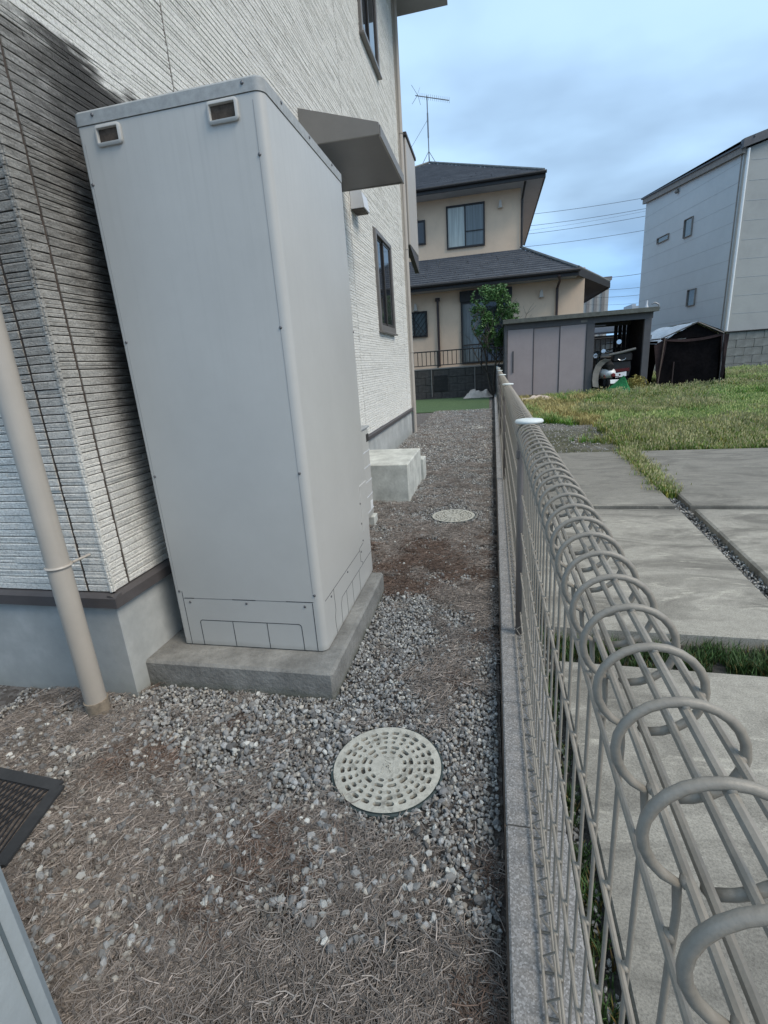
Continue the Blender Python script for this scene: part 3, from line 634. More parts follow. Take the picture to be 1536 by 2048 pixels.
# ------------------------------------------------------------------ concrete pad and tank unit
b = MB(); b.bbox(-.985, -.411, 1.043, 1.70, -.03, .085, .007); tag(b.build('concrete_pad', MS['pad']), 'weathered grey concrete pad under the tall tank unit', 'concrete pad')
UX0, UX1, UY0, UY1, UZ0, UZ1 = -.9095, -.4556, 1.1373, 1.7125, .089, 1.425
unit = empty('tank_unit', ((UX0 + UX1) / 2, (UY0 + UY1) / 2, .085), 'tall light grey steel water heater tank unit on a concrete pad beside the wall', 'water heater')
def up(b, name, m, smooth=False): return rel(b.build(name, m, None, smooth), unit)
def rrect(x0, x1, y0, y1, r, n=6, radii=None):
    pts = []
    for (cx, cy, a0, k) in ((x1 - r, y0 + r, -90, 0), (x1 - r, y1 - r, 0, 1), (x0 + r, y1 - r, 90, 2), (x0 + r, y0 + r, 180, 3)):
        rr = r if radii is None else radii[k]
        qx = x1 - rr if k in (0, 1) else x0 + rr; qy = y0 + rr if k in (0, 3) else y1 - rr
        for i in range(n + 1):
            a = R_(a0 + 90 * i / n); pts.append((qx + rr * math.cos(a), qy + rr * math.sin(a)))
    return pts
rd = (.020, .006, .006, .008)
b = MB(); b.prism(rrect(UX0, UX1, UY0, UY1, .02, 6, rd), 'z', UZ0, UZ1 - .012); up(b, 'body', MS['unit'], True)
b = MB(); o1 = rrect(UX0 - .002, UX1 + .002, UY0 - .002, UY1 + .002, .022, 6, tuple(x + .002 for x in rd)); k = len(o1)
o2 = rrect(UX0 + .003, UX1 - .003, UY0 + .003, UY1 - .003, .018, 6, tuple(max(.003, x - .002) for x in rd))
b.add([(p[0], p[1], UZ1 - .0105) for p in o1] + [(p[0], p[1], UZ1 + .013) for p in o1] + [(p[0], p[1], UZ1 + .018) for p in o2], [(i, (i + 1) % k, (i + 1) % k + k, i + k) for i in range(k)] + [(i + k, (i + 1) % k + k, (i + 1) % k + 2 * k, i + 2 * k) for i in range(k)] + [tuple(range(2 * k, 3 * k)), tuple(range(k))[::-1]]); up(b, 'lid', MS['unitlid'], True)
b = MB(); b.prism(rrect(UX0 + .012, UX1 - .012, UY0 + .012, UY1 - .012, .015, 4), 'z', .080, UZ0 + .004); up(b, 'base', MS['dark'])
FY = UY0 - .0006; RX = UX1 + .0006
def fline(b, pts, w=.0013):
    for (x0, z0), (x1, z1) in zip(pts, pts[1:]):
        d = Vector((x1 - x0, 0, z1 - z0)); n = Vector((-d.z, 0, d.x)).normalized() * w / 2; e = d.normalized() * w / 2
        p = Vector((x0, FY, z0)) - e; q = Vector((x1, FY, z1)) + e; b.slab([p - n, q - n, q + n, p + n], (0, .0008, 0))
def rline(b, pts, w=.0013):
    for (y0, z0), (y1, z1) in zip(pts, pts[1:]):
        d = Vector((0, y1 - y0, z1 - z0)); n = Vector((0, -d.z, d.y)).normalized() * w / 2; e = d.normalized() * w / 2
        p = Vector((RX, y0, z0)) - e; q = Vector((RX, y1, z1)) + e; b.slab([p - n, q - n, q + n, p + n], (-.0008, 0, 0))
b = MB(); zs = .2415
fline(b, [(-.880, zs - .0005), (-.850, zs)], .0022); fline(b, [(-.850, zs), (-.725, zs)], .0007); fline(b, [(-.725, zs), (-.655, zs)], .0022); fline(b, [(-.655, zs), (-.560, zs)], .0007); fline(b, [(-.560, zs), (-.481, zs)], .002)
fline(b, [(-.885, UZ0), (-.885, .262)]); fline(b, [(-.483, UZ0), (-.483, .238)], .0018); up(b, 'front_seam', MS['seam'])
b = MB(); fline(b, [(-.4785, .26), (-.4785, 1.40)], .0006); fline(b, [(-.897, .27), (-.897, 1.38)], .0006); up(b, 'panel_fold', mat('faint_fold', (.28, .28, .28), .6))
b = MB(); fline(b, [(-.843, UZ0), (-.843, .163), (-.841, .168), (-.836, .171), (-.531, .171), (-.526, .168), (-.524, .163), (-.523, UZ0)], .0018)
for x in (-.737, -.629): fline(b, [(x, UZ0), (x, .1705)], .0018)
up(b, 'knockout_outline', MS['seam'])
b = MB(); rline(b, [(1.165, .2325), (1.545, .2325), (1.552, .240), (1.600, .243)], .0014); rline(b, [(1.241, .232), (1.243, .165), (1.232, .145), (1.232, .12), (1.237, UZ0)]); rline(b, [(1.294, UZ0), (1.297, .155), (1.312, .171), (1.70, .171)])
for y in (1.36, 1.43, 1.52): rline(b, [(y, UZ0), (y, .171)], .0011)
rline(b, [(1.552, .232), (1.553, .19), (1.575, .18), (1.575, .172)]); up(b, 'side_seam', MS['seam'])
b = MB(); b.bbox(UX1 - .001, UX1 + .0022, 1.613, 1.706, .28, .452, .001); up(b, 'access_panel', MS['unit'])
scm = MB(); scm.tube([(0, .001, 0), (0, -.0018, 0), (0, -.0026, 0)], [.0036, .0034, .0018], 10); sme = scm.mesh('screw', MS['screw'], True)
for (x, z) in ((-.898, 1.300), (-.897, .954), (-.895, .607), (-.893, .263), (-.478, 1.302), (-.478, .955), (-.475, .606), (-.474, .263), (-.864, .229), (-.683, .231), (-.506, .228)): put(sme, 'screw', unit, (x, UY0, z))
for x in (-.862, -.497): put(sme, 'screw', unit, (x, UY0 - .002, 1.431))
for (y, z) in ((1.235, 1.431), (1.417, 1.431), (1.607, 1.431)): put(sme, 'screw', unit, (UX1 + .002, y, z), (0, 0, R_(90)))
for (y, z) in ((1.215, .222), (1.389, .222), (1.566, .222), (1.606, .39), (1.604, .316), (1.603, .252), (1.706, .971)): put(sme, 'screw', unit, (UX1, y, z), (0, 0, R_(90)))
# hand grips: raised rim around a flat dark plate that paints a hollow's shade
def grip(x0, x1, z0, z1):
    b = MB(); n = 5; r = .008
    def ring(off, y, rr):
        pts = []
        for (cx, cz, a0) in ((x1 - rr, z0 + rr, -90), (x1 - rr, z1 - rr, 0), (x0 + rr, z1 - rr, 90), (x0 + rr, z0 + rr, 180)):
            for i in range(n + 1):
                a = R_(a0 + 90 * i / n); pts.append((cx + (rr + off) * math.cos(a), y, cz + (rr + off) * math.sin(a)))
        return pts
    L = [ring(0, UY0 + .001, r), ring(0, UY0 - .005, r), ring(-.003, UY0 - .0072, r), ring(-.0065, UY0 - .0072, r), ring(-.0078, UY0 - .004, r), ring(-.0080, UY0 + .0004, r)]
    k = len(L[0]); vs = [p for q in L for p in q]; fs = [(a * k + i, a * k + (i + 1) % k, (a + 1) * k + (i + 1) % k, (a + 1) * k + i) for a in range(len(L) - 1) for i in range(k)]
    b.add(vs, fs); g = up(b, 'hand_grip', MS['unit'], True)
    c = MB(); c.box(x0 + .0075, x1 - .0075, UY0 - .0008, UY0 + .0, z0 + .0075, z1 - .0075); rel_(c.build('recess_shade', MS['cavity']), g)
    return g
def rel_(o, p):
    o.parent = p; o.matrix_parent_inverse = (p.matrix_parent_inverse @ p.matrix_basis).inverted() if not p.parent else (Matrix.LocRotScale(p.parent.location, p.parent.rotation_euler, None) @ p.matrix_parent_inverse @ p.matrix_basis).inverted(); return o
for o in list(house.children):
    for ch in o.children: rel_(ch, o)
grip(-.863, -.797, 1.368, 1.409); grip(-.584, -.512, 1.368, 1.410)

# second unit, foot block, concrete step block
u2 = empty('small_outdoor_unit', (-.80, 2.2, 0), 'low grey outdoor unit with louvred back mostly hidden behind the tall tank unit', 'outdoor unit')
b = MB(); b.bbox(-.93, -.645, 1.90, 2.555, .062, .545, .008); rel(b.build('body', MS['unit']), u2)
b = MB(); b.bbox(-.936, -.639, 1.894, 2.561, .545, .557, .003); rel(b.build('lid', MS['unitlid']), u2)
for i, z in enumerate((.10, .185, .265, .345, .425)):
    b = MB(); b.box(-.6455, -.6437, 1.95, 2.555, z, z + .004); rel(b.build('rib', MS['whitepl']), u2)
b = MB(); b.box(-.6455, -.6435, 2.50, 2.55, .475, .515); rel(b.build('dark_label', MS['dark']), u2)
b = MB(); b.box(-.6455, -.6435, 2.49, 2.535, .105, .15); rel(b.build('pale_label', MS['white']), u2)
for y in (1.96, 2.5): b = MB(); b.bbox(-.90, -.632, y, y + .075, -.01, .058, .004); tag(b.build('support_block', MS['block']), 'small concrete support block under the %s end of the low outdoor unit' % ('near' if y < 2.2 else 'far'), 'concrete block', 'support blocks')
st = empty('concrete_step_block', (-.74, 3.3, 0), 'pale concrete step block against the house wall beyond the units', 'concrete block')
b = MB(); b.bbox(-.972, -.512, 2.984, 3.58, -.02, .253, .006); rel(b.build('block_body', MS['block']), st)
b = MB(); b.bbox(-.972, -.492, 3.583, 3.72, -.02, .17, .006); rel(b.build('lower_ledge', MS['block']), st)

# ------------------------------------------------------------------ drain covers
def cover(x, y, R, rz, label, z=.012):
    e = empty('drain_cover', (x, y, 0), label, 'drain cover', 'round drain covers', rz)
    b = MB(); th = .008
    rings = [(.835, 24, .66, .040), (.71, 24, .62, .038), (.59, 24, .50, .035), (.455, 12, .70, .038), (.335, 12, .62, .034)]
    rb = [1.0, .90, .772, .650, .535, .395, .275]      # borders
    def P(r, a, zz): return (r * R * math.cos(a), r * R * math.sin(a), zz)
    nseg = 96
    def plain(r0, r1, n):
        for i in range(n):
            a, c = math.tau * i / n, math.tau * (i + 1) / n
            b.add([P(r0, a, z), P(r1, a, z), P(r1, c, z), P(r0, c, z)], [(0, 1, 2, 3)])
    plain(.90, 1.0, nseg)
    b.add([P(.275, math.tau * i / 48, z) for i in range(48)], [tuple(range(48))])
    for q, (rc, n, fr, hw) in enumerate(rings):
        r0, r1 = rb[q + 2], rb[q + 1]
        for i in range(n):
            a0, a1 = math.tau * i / n, math.tau * (i + 1) / n; am = (a0 + a1) / 2; ha = (a1 - a0) / 2 * fr; m_ = 4
            outer = [(r0, a0 + (a1 - a0) * t / m_) for t in range(m_)] + [(r0 + (r1 - r0) * t / 2, a1) for t in range(2)] + [(r1, a1 - (a1 - a0) * t / m_) for t in range(m_)] + [(r1 - (r1 - r0) * t / 2, a0) for t in range(2)]
            inner = []
            cr = min(hw, ha * rc * .8); ca = cr / rc
            for (r, a) in outer:
                rr = rc + (1 if r > rc else -1) * hw if abs(r - (r0 + r1) / 2) > 1e-6 else rc
                t = (a - am) / ((a1 - a0) / 2); aa = am + t * ha
                if abs(t) > .99 and rr != rc: rr = rc + (rr - rc) * .45
                elif abs(t) > .45 and abs(t) < .55 and rr != rc: aa = am + math.copysign(ha - ca * .6, t)
                inner.append((rr, aa))
            k = len(outer); vs = [P(r, a, z) for r, a in outer] + [P(r, a, z) for r, a in inner] + [P(r, a, z - th) for r, a in inner]
            b.add(vs, [(j, (j + 1) % k, (j + 1) % k + k, j + k) for j in range(k)] + [(j + k, (j + 1) % k + k, (j + 1) % k + 2 * k, j + 2 * k) for j in range(k)])
    o = b.build('grate', MS['cover']); o.parent = e
    b = MB()
    for i in range(72):
        a, c = math.tau * i / 72, math.tau * (i + 1) / 72
        b.add([P(1.0, a, z), P(1.0, c, z), P(1.0, c, z - .02), P(1.0, a, z - .02)], [(0, 1, 2, 3)])
        b.add([P(1.008, a, z - .003), P(1.045, a, z - .004), P(1.045, c, z - .004), P(1.008, c, z - .003), P(1.05, a, z - .03), P(1.05, c, z - .03), P(1.008, a, z - .03), P(1.008, c, z - .03)], [(0, 1, 2, 3), (1, 4, 5, 2), (0, 3, 7, 6)])
    o = b.build('rim', MS['rim']); o.parent = e
    b = MB(); b.add([P(.99, math.tau * i / 48, z - .0085) for i in range(48)], [tuple(range(48))]); o = b.build('drain_bed', MS['void']); o.parent = e
    b = MB(); rr_ = random.Random(3)
    for kk in range(7):
        a = rr_.uniform(0, math.tau); r = rr_.uniform(.02, .15); p = Vector((r * R * math.cos(a), r * R * math.sin(a), z)); d = Vector((rr_.uniform(-1, 1), rr_.uniform(-1, 1), 0)).normalized() * R * .07; n = Vector((-d.y, d.x, 0)).normalized() * .0012
        b.slab([p - d - n, p + d - n, p + d + n, p - d + n], (0, 0, .0012))
    o = b.build('worn_emblem', MS['cover']); o.parent = e
    return e
cover(-.2255, .833, .118, .12, 'round pale slotted drain cover in the foreground gravel, nearest the camera')
cover(-.2097, 2.67, .121, .5, 'round pale slotted drain cover farther down the path, beyond the reddish needles', .010)
b = MB(); b.tube([(-.214, 6.49, -.02), (-.214, 6.49, .010), (-.214, 6.49, .014)], [.14, .14, .13], 32); tag(b.build('far_drain_lid', MS['cover']), 'small plain pale lid set flat in the far gravel', 'drain lid')

# net-covered tray and pale trim at lower left
nt_ = empty('mesh_tray', (-1.0, .59, 0), 'dark mesh covered drain grating edge lying on the litter at the left', 'mesh cover')
T = Matrix.Translation((-1.0, .59, 0)) @ Matrix.Rotation(R_(-10), 4, 'Z')
b = MB(); tl, tr, br, bl = [Vector(p) for p in ((-1.28, .688, .024), (-.925, .668, .020), (-.885, .495, .020), (-1.25, .45, .024))]
def bar(b, p, q, w, h, mi=0):
    d = (q - p).normalized(); n = Vector((-d.y, d.x, 0)) * w / 2; b.slab([p - n, q - n, q + n, p + n], (0, 0, h), mi)
for p, q in ((tl, tr), (tr, br), (br, bl)): bar(b, p, q, .026, .006)
rel(b.build('frame', MS['pit']), nt_)
b = MB()
for i in range(27):
    t = i / 26
    p = tl.lerp(tr, t); q = bl.lerp(br, min(1, max(0, t + .0))); 
    bar(b, p + Vector((0, 0, .001)), q + Vector((-.10, 0, .001)), .0026, .002)
    p = tl.lerp(tr, t); q = bl.lerp(br, t); bar(b, p + Vector((0, 0, .0014)), q.lerp(br, .35) + Vector((0, 0, .0014)), .0026, .002)
o = rel(b.build('net_cords', MS['rope']), nt_)
b = MB(); b.slab([tl, tr, br, bl], (0, 0, -.018)); rel(b.build('tray', mat('litter_under_net', (.13, .11, .095), .95, .6, 90, bump=.8)), nt_)
pl = empty('concrete_pillar', (-.8, 0, 0), 'pale blue-grey rendered pillar corner close to the camera at lower left', 'pillar')
b = MB(); b.bbox(-1.3, -.550, -.4, .316, -.02, .60, .012); rel(b.build('pillar_body', MS['postcon']), pl)
b = MB(); b.box(-.5505, -.5485, .2855, .2895, -.02, .595); rel(b.build('groove', mat('pillar_groove', (.12, .15, .16), .9)), pl)

# ------------------------------------------------------------------ kerb blocks and wire fence
FA = -.0063
kerb = empty('block_kerb', (.07, 0, 0), 'low row of speckled concrete blocks under the wire fence', 'kerb', rz=FA)
km = MB(); km.bbox(.020 - .07, .122 - .07, .0015, .3315, -.03, .060, .003, 0); kme = km.mesh('block', MS['kerb'])
for i in range(-3, 51):
    o = bpy.data.objects.new('block', kme); COL.objects.link(o); o.parent = kerb; o.location = (random.uniform(-.0012, .0012), .354 + i * .333, random.uniform(-.001, .001))
b = MB(); b.box(.0165 - .07, .0195 - .07, -.8, 17.3, -.03, .052); o = b.build('rusty_edge', MS['mort']); o.parent = kerb
fence = empty('wire_fence', (.078, 0, .06), 'grey-beige welded wire mesh fence with rolled top running down the right side', 'fence', rz=FA)
def fpart(b, name, m, smooth=True): o = b.build(name, m, None, smooth); o.parent = fence; return o
# profile in fence-local coordinates: x from mesh plane, z from kerb top
cx, cz, cr = .0127, .594, .0298
path = [(-.017, .003), (.001, .004), (-.016, .034), (.0, .046), (0, .2), (0, .4), (0, cz - .042)]
path += [(cx - cr * math.cos(R_(a)), cz + cr * math.sin(R_(a))) for a in range(-62, 283, 15)]
WR = .0026
RAD = [.0017] * 6 + [.0019] + [min(WR, .0019 + .0003 * (i + 1)) for i in range(len(path) - 7)]
b = MB(); b.tube([(p[0], 0, p[1]) for p in path], RAD, 8)
for hx, hz in ((-.0018, .080), (-.0018, .204), (-.0018, .323), (-.0018, .432), (-.0018, .5355), (.0020, .5690), (.0105, .5665), (.0265, .5680), (cx, cz + cr - .0022), (cx + cr - .0022, cz)): b.ball((hx, 0, hz), .0029, .0036, .0029, 6, 4)
vme = b.mesh('vertical_wire', MS['fence'], True)
b = MB(); b.tube([(p[0], 0, p[1]) for p in path[:7] + path[7::2]], RAD[:7] + RAD[7::2], 5); vme2 = b.mesh('vertical_wire', MS['fence'], True)
posts = [1.333 + 2.0 * k for k in range(-1, 9)]
y = -.4107; nw = 0
while y < 17.2:
    if min(abs(y - p) for p in posts) > .012 and nw < 300 + 400:
        o = bpy.data.objects.new('vertical_wire', vme if y < 3 else vme2)
        if y < 13.2: COL.objects.link(o); o.parent = fence; o.location = (0, y, 0); nw += 1
    y += .0488
b = MB()
while y < 0: y += 1
yy_ = 13.23
while yy_ < 17.2: b.tube([(p[0], yy_, p[1]) for p in path[:7] + path[7::3]], WR, 4); yy_ += .0488
fpart(b, 'far_vertical_wires', MS['fence'])['kind'] = 'stuff'
hw = [(-.0165, .007), (-.0005, .008), (-.0042, .080), (-.0042, .204), (-.0042, .323), (-.0042, .432), (-.0042, .5355), (.0032, .5695), (.0105, .5685), (.0265, .5705), (cx, cz + cr - .0042), (cx + cr - .0042, cz)]
ends = [-.6] + [p for p in posts if p > 0] 
for i, p in enumerate(ends):
    q = ends[i + 1] if i + 1 < len(ends) else 17.3
    for j, (hx, hz) in enumerate(hw):
        if p > 11.5 and j > 6: pass
        g = .02 if j < 7 else .002
        b = MB(); b.tube([(hx, p + g, hz), (hx, q - g, hz)], (.0020 if j < 7 else WR), 8 if i < 2 else 5); fpart(b, 'horizontal_wire', MS['fence'])
pm = MB(); pm.tube([(-.0025, 0, -.005), (-.0025, 0, .60)], .0145, 14); pme = pm.mesh('post', MS['post'], True)
cm = MB(); cm.tube([(cx, 0, .624), (cx, 0, .628), (cx, 0, .633), (cx, 0, .635)], [.034, .037, .034, .02], 20); cme = cm.mesh('post_cap', MS['cap'], True)
cl_ = MB(); cl_.bbox(-.019, .014, -.012, .012, .53, .556, .003); clm = cl_.mesh('clamp', MS['post'])
for p in posts[1:]:
    o = bpy.data.objects.new('post', pme); COL.objects.link(o); o.parent = fence; o.location = (0, p, 0)
    for me_, nm in ((cme, 'post_cap'), (clm, 'clamp')): c = bpy.data.objects.new(nm, me_); COL.objects.link(c); c.parent = o
#@@BACK
# ------------------------------------------------------------------ back boundary wall, railing
BY = 12.4
wall = empty('block_boundary_wall', (-1, BY, 0), 'dark patterned block wall with a metal railing at the end of the path', 'wall')
b = MB(); b.box(-4.5, 3.4, BY + .012, BY + .13, -.02, .70); rel(b.build('wall_core', MS['hanshin']), wall)
bm_ = MB(); bm_.bbox(.004, .386, 0, .14, .003, .187, .006); bme = bm_.mesh('block', MS['hanshin'])
bk = random.Random(4)
for r in range(4):
    for c in range(-6, 11):
        x = c * .39 + (r % 2) * .195
        if x > 3.2: continue
        put(bme, 'block', wall, (x, BY + bk.uniform(-.006, .004), r * .178 - .02), (0, 0, 0), (1, 1, .93))
b = MB(); b.bbox(-4.5, 3.4, BY - .012, BY + .15, .70, .735, .005); rel(b.build('coping', MS['cope']), wall)
for x in (-1.42, .05 - .42): b = MB(); b.bbox(x, x + .022, BY - .03, BY - .012, .05, .73, .003); rel(b.build('thin_post', MS['cope']), wall)
b = MB(); b.bbox(-1.35, -1.02, BY - .016, BY - .004, .18, .56, .002)
for i in range(5): b.box(-1.33, -1.04, BY - .022, BY - .016, .22 + i * .075, .235 + i * .075)
rel(b.build('grille_block', MS['dark']), wall)
b = MB(); b.tube([(-4.5, BY + .06, 1.13), (3.35, BY + .06, 1.13)], .016, 6); b.tube([(-4.5, BY + .06, .80), (3.35, BY + .06, .80)], .012, 6); rel(b.build('rail', MS['dark']), wall)
bal = MB(); bal.box(-.008, .008, -.008, .008, .80, 1.13); balm = bal.mesh('baluster', MS['dark'])
x = -3.0
while x < 3.6: put(balm, 'baluster', wall, (x, BY + .06, 0)); x += .105
for x in (-2.3, -1.25, -.2, .85, 1.9, 2.95): b = MB(); b.box(x - .015, x + .015, BY + .045, BY + .075, .73, 1.14); rel(b.build('rail_post', MS['dark']), wall)
turf = MB(); turf.slab([(-2.6, 8.95, .002), (-.02, 8.8, .002), (-.02, 12.2, .002), (-2.6, 12.2, .002)], (0, 0, .012)); structure(turf.build('green_turf_strip', MS['turf']))
def crumple(name, cx, cy, L_, W_, Hh, m, label, seed, cat='cloth'):
    rnd = random.Random(seed); nx, ny = 18, 12; vs = []; fs = []
    for j in range(ny + 1):
        for i in range(nx + 1):
            u = i / nx * 2 - 1; v = j / ny * 2 - 1; r = min(1, math.sqrt(u * u + v * v)); s = float(vn(i * .37 + seed, j * .45, .9, seed)); e = (1 - r ** 2.2) * Hh * (.45 + 1.1 * s)
            vs.append((cx + u * L_ / 2 * (1 + .15 * s), cy + v * W_ / 2, .016 + max(0, e) + .01 * s))
    for j in range(ny):
        for i in range(nx): a = j * (nx + 1) + i; fs.append((a, a + 1, a + nx + 2, a + nx + 1))
    b = MB(); b.add(vs, fs); tag(b.build(name, m, None, True), label, cat)
crumple('crumpled_sheet', -.27, 11.9, .62, .45, .17, MS['cloth'], 'crumpled pinkish beige sheet lying on the green strip by the far wall', 3)
crumple('rubble_pile', .95, 10.3, .75, .4, .07, MS['cloth'], 'low pale rubble heap in the straw grass beside the fence by the shed', 8, 'rubble')

# ------------------------------------------------------------------ cream two-storey house behind
bh = empty('cream_house', (0, 17, 0), 'peach cream two-storey house with dark slate roofs behind the boundary wall', 'house')
def bp(b, name, m, smooth=False): return rel(b.build(name, m, None, smooth), bh)
LY, UY = 14.2, 15.8
b = MB(); b.box(-6, 2.35, LY, 22, 0, 2.9); bp(b, 'lower_wall', MS['cream'])
b = MB(); b.box(-6, .855, UY, 23.0, 2.9, 5.32); bp(b, 'upper_wall', MS['cream'])
def hip(name, x0, x1, y0, y1, z0, apex, courses, m, drop=.14):
    """hip roof: eave rectangle, ridge apex points (two); front and right slopes laid in stepped slate courses"""
    a0, a1 = Vector(apex[0]), Vector(apex[1]); A, B_, C_, D = Vector((x0, y0, z0)), Vector((x1, y0, z0)), Vector((x1, y1, z0)), Vector((x0, y1, z0))
    b = MB(); b.add([A, B_, C_, D, a0, a1], [(0, 1, 5, 4), (1, 2, 5), (2, 3, 4, 5), (3, 0, 4)]); b.v = [(p[0], p[1], p[2] - .01) for p in b.v]; bp(b, name + '_deck', m)
    rnd = random.Random(courses); b = MB()
    for (P0, P1, Q0, Q1) in ((A, B_, a0, a1), (B_, C_, a1, a1)):
        for i in range(courses):
            t0, t1 = i / courses, (i + 1) / courses; l0, l1 = P0.lerp(Q0, t0), P1.lerp(Q1, t0); u0, u1 = P0.lerp(Q0, t1), P1.lerp(Q1, t1)
            n = max(1, int((l1 - l0).length / .9)); up_ = Vector((0, 0, .032))
            off = rnd.random() / n
            for k in range(n + 1):
                s0, s1 = max(0, (k - 1) / n + off), min(1, k / n + off) - .0015; h = up_ * rnd.uniform(.85, 1.12)
                if s1 <= s0: continue
                a, c, d, e = l0.lerp(l1, s0), l0.lerp(l1, s1), u0.lerp(u1, s1), u0.lerp(u1, s0)
                b.add([a + h, c + h, d + Vector((0, 0, .004)), e + Vector((0, 0, .004)), a, c], [(0, 1, 2, 3), (4, 5, 1, 0)])
    o = bp(b, 'roof_slates', m); o['kind'] = 'stuff'
    b = MB(); dz = Vector((0, 0, -drop)); inn = .03
    b.box(x0, x1, y0 - .02, y0 + .02, z0 - drop, z0 + .02); b.box(x1 - .02, x1 + .02, y0 - .021, y1, z0 - drop, z0 + .021); bp(b, 'fascia', MS['dark'])
    b = MB(); b.tube([(x0, y0 - .06, z0 - .02), (x1 + .04, y0 - .06, z0 - .02)], .04, 8); bp(b, 'gutter', MS['dark'], True)
    b = MB(); b.box(x0, x1 - .02, y0 + .02, y1 - .02, z0 - drop + .01, z0 - drop + .03); bp(b, 'soffit', MS['soffit'])
    b = MB(); b.tube([B_ + Vector((-.02, .02, .05)), a1 + Vector((0, 0, .05))], .035, 6); b.tube([A + Vector((.02, .02, .05)), a0 + Vector((0, 0, .05))], .035, 6)
    if (a0 - a1).length > .1: b.tube([a0 + Vector((0, 0, .05)), a1 + Vector((0, 0, .05))], .035, 6)
    bp(b, 'ridge_cap', MS['ridge'])
hip('upper_roof', -5.3, 1.42, 15.2, 23.3, 5.42, ((-2.0, 19.2, 7.34), (-1.95, 19.2, 7.34)), 26, MS['tile'])
# lower roof wraps round the front and right of the upper storey
def lower_roof():
    b = MB(); ev, zt = 2.80, 3.78
    A = Vector((-6, 13.7, ev)); B_ = Vector((2.10, 13.7, ev)); a0 = Vector((-6, 15.8, zt)); a1 = Vector((.87, 15.8, zt)); n = 13; rnd = random.Random(2)
    for i in range(n):
        t0, t1 = i / n, (i + 1) / n; l0, l1, u0, u1 = A.lerp(a0, t0), B_.lerp(a1, t0), A.lerp(a0, t1), B_.lerp(a1, t1)
        off = rnd.random() / 9
        for k in range(10):
            s0, s1 = max(0, (k - 1) / 9 + off), min(1, k / 9 + off) - .0012; h = Vector((0, 0, .036 * rnd.uniform(.88, 1.1))); a, c, d, e = l0.lerp(l1, s0), l0.lerp(l1, s1), u0.lerp(u1, s1), u0.lerp(u1, s0)
            b.add([a + h, c + h, d, e, a, c], [(0, 1, 2, 3), (4, 5, 1, 0)])
    # right slope, flaring out to the rear eave
    Q = Vector((3.42, 16.6, 2.74)); Q2 = Vector((3.42, 21.5, 2.74)); K = Vector((2.10, 13.7, ev))
    for (l0, l1, u0, u1, n) in ((K, Q, a1, Vector((.9, 18.2, zt)), 12), (Q, Q2, Vector((.9, 18.2, zt)), Vector((.9, 19.5, zt)), 10)):
        for i in range(n):
            t0, t1 = i / n, (i + 1) / n; a, c, d, e = l0.lerp(u0, t0), l1.lerp(u1, t0), l1.lerp(u1, t1), l0.lerp(u0, t1); h = Vector((0, 0, .045))
            b.add([a + h, c + h, d, e, a, c], [(0, 1, 2, 3), (4, 5, 1, 0)])
    o = bp(b, 'roof_slates', MS['tile']); o['kind'] = 'stuff'
    b = MB(); b.box(-6, 2.10, 13.66, 13.70, ev - .14, ev + .02); b.slab([K + Vector((0, 0, -.14)), K + Vector((0, 0, .03)), Q + Vector((0, 0, .03)), Q + Vector((0, 0, -.12))], (.03, 0, 0)); b.box(3.42, 3.46, 16.61, 21.5, 2.62, 2.76); bp(b, 'fascia', MS['dark'])
    b = MB(); b.tube([(-6, 13.62, ev - .02), (2.14, 13.62, ev - .02)], .045, 8); bp(b, 'gutter', MS['dark'], True)
    b = MB(); b.box(-6, 2.11, 13.70, 15.8, ev - .13, ev - .11); bp(b, 'soffit', MS['soffit'])
    b = MB(); b.slab([K + Vector((0, .02, -.13)), Q + Vector((-.02, 0, -.11)), Q2 + Vector((-.02, 0, -.11)), Vector((2.3, 21.5, ev - .3)), Vector((2.3, 14.3, ev - .13))], (0, 0, .02)); bp(b, 'side_soffit', MS['brownpipe'])
    b = MB(); b.tube([B_ + Vector((0, 0, .05)), a1 + Vector((0, 0, .05))], .035, 6); b.tube([K + Vector((0, 0, .05)), Q + Vector((0, 0, .05))], .04, 6); bp(b, 'ridge_cap', MS['ridge'])
lower_roof()
def bwin(x0, x1, z0, z1, y, panes, lattice=False, glassm=('curtain', 'dimglass')):
    f = MB(); t = .045
    for q in ((x0, x0 + t, z0, z1), (x1 - t, x1, z0, z1), (x0 + t, x1 - t, z0, z0 + t), (x0 + t, x1 - t, z1 - t, z1)): f.box(q[0], q[1], y - .05, y + .02, q[2], q[3])
    o = bp(f, 'window', MS['dark']); n = panes; wdt = (x1 - x0 - 2 * t) / n
    for i in range(n):
        g = MB(); a = x0 + t + i * wdt; g.box(a, a + wdt - (0.03 if i < n - 1 else 0), y - .015 - .01 * (i % 2), y - .005, z0 + t, z1 - t); p = g.build('pane', MS[glassm[i % len(glassm)]]); p.parent = o
        if i < n - 1: g = MB(); g.box(a + wdt - .03, a + wdt + .008, y - .04, y - .003, z0 + t, z1 - t); p = g.build('mullion', MS['dark']); p.parent = o
    if lattice:
        g = MB(); k = 6; W_ = x1 - x0; Hh = z1 - z0
        for i in range(-k, k + 1):
            for s in (1, -1):
                xs = x0 + W_ * i / k; pts = [(xs + s * 0, z0), (xs + s * Hh * .8, z1)]
                ts = [max(0, min(1, (x0 - pts[0][0]) / (pts[1][0] - pts[0][0]))), max(0, min(1, (x1 - pts[0][0]) / (pts[1][0] - pts[0][0])))]; ts.sort()
                if ts[1] - ts[0] < .02: continue
                P_ = [(pts[0][0] + (pts[1][0] - pts[0][0]) * q, y - .07, z0 + Hh * q) for q in ts]; g.tube(P_, .007, 4)
        p = g.build('lattice', MS['dark']); p.parent = o
    return o
bwin(-1.20, -.12, 3.98, 5.08, UY, 2)
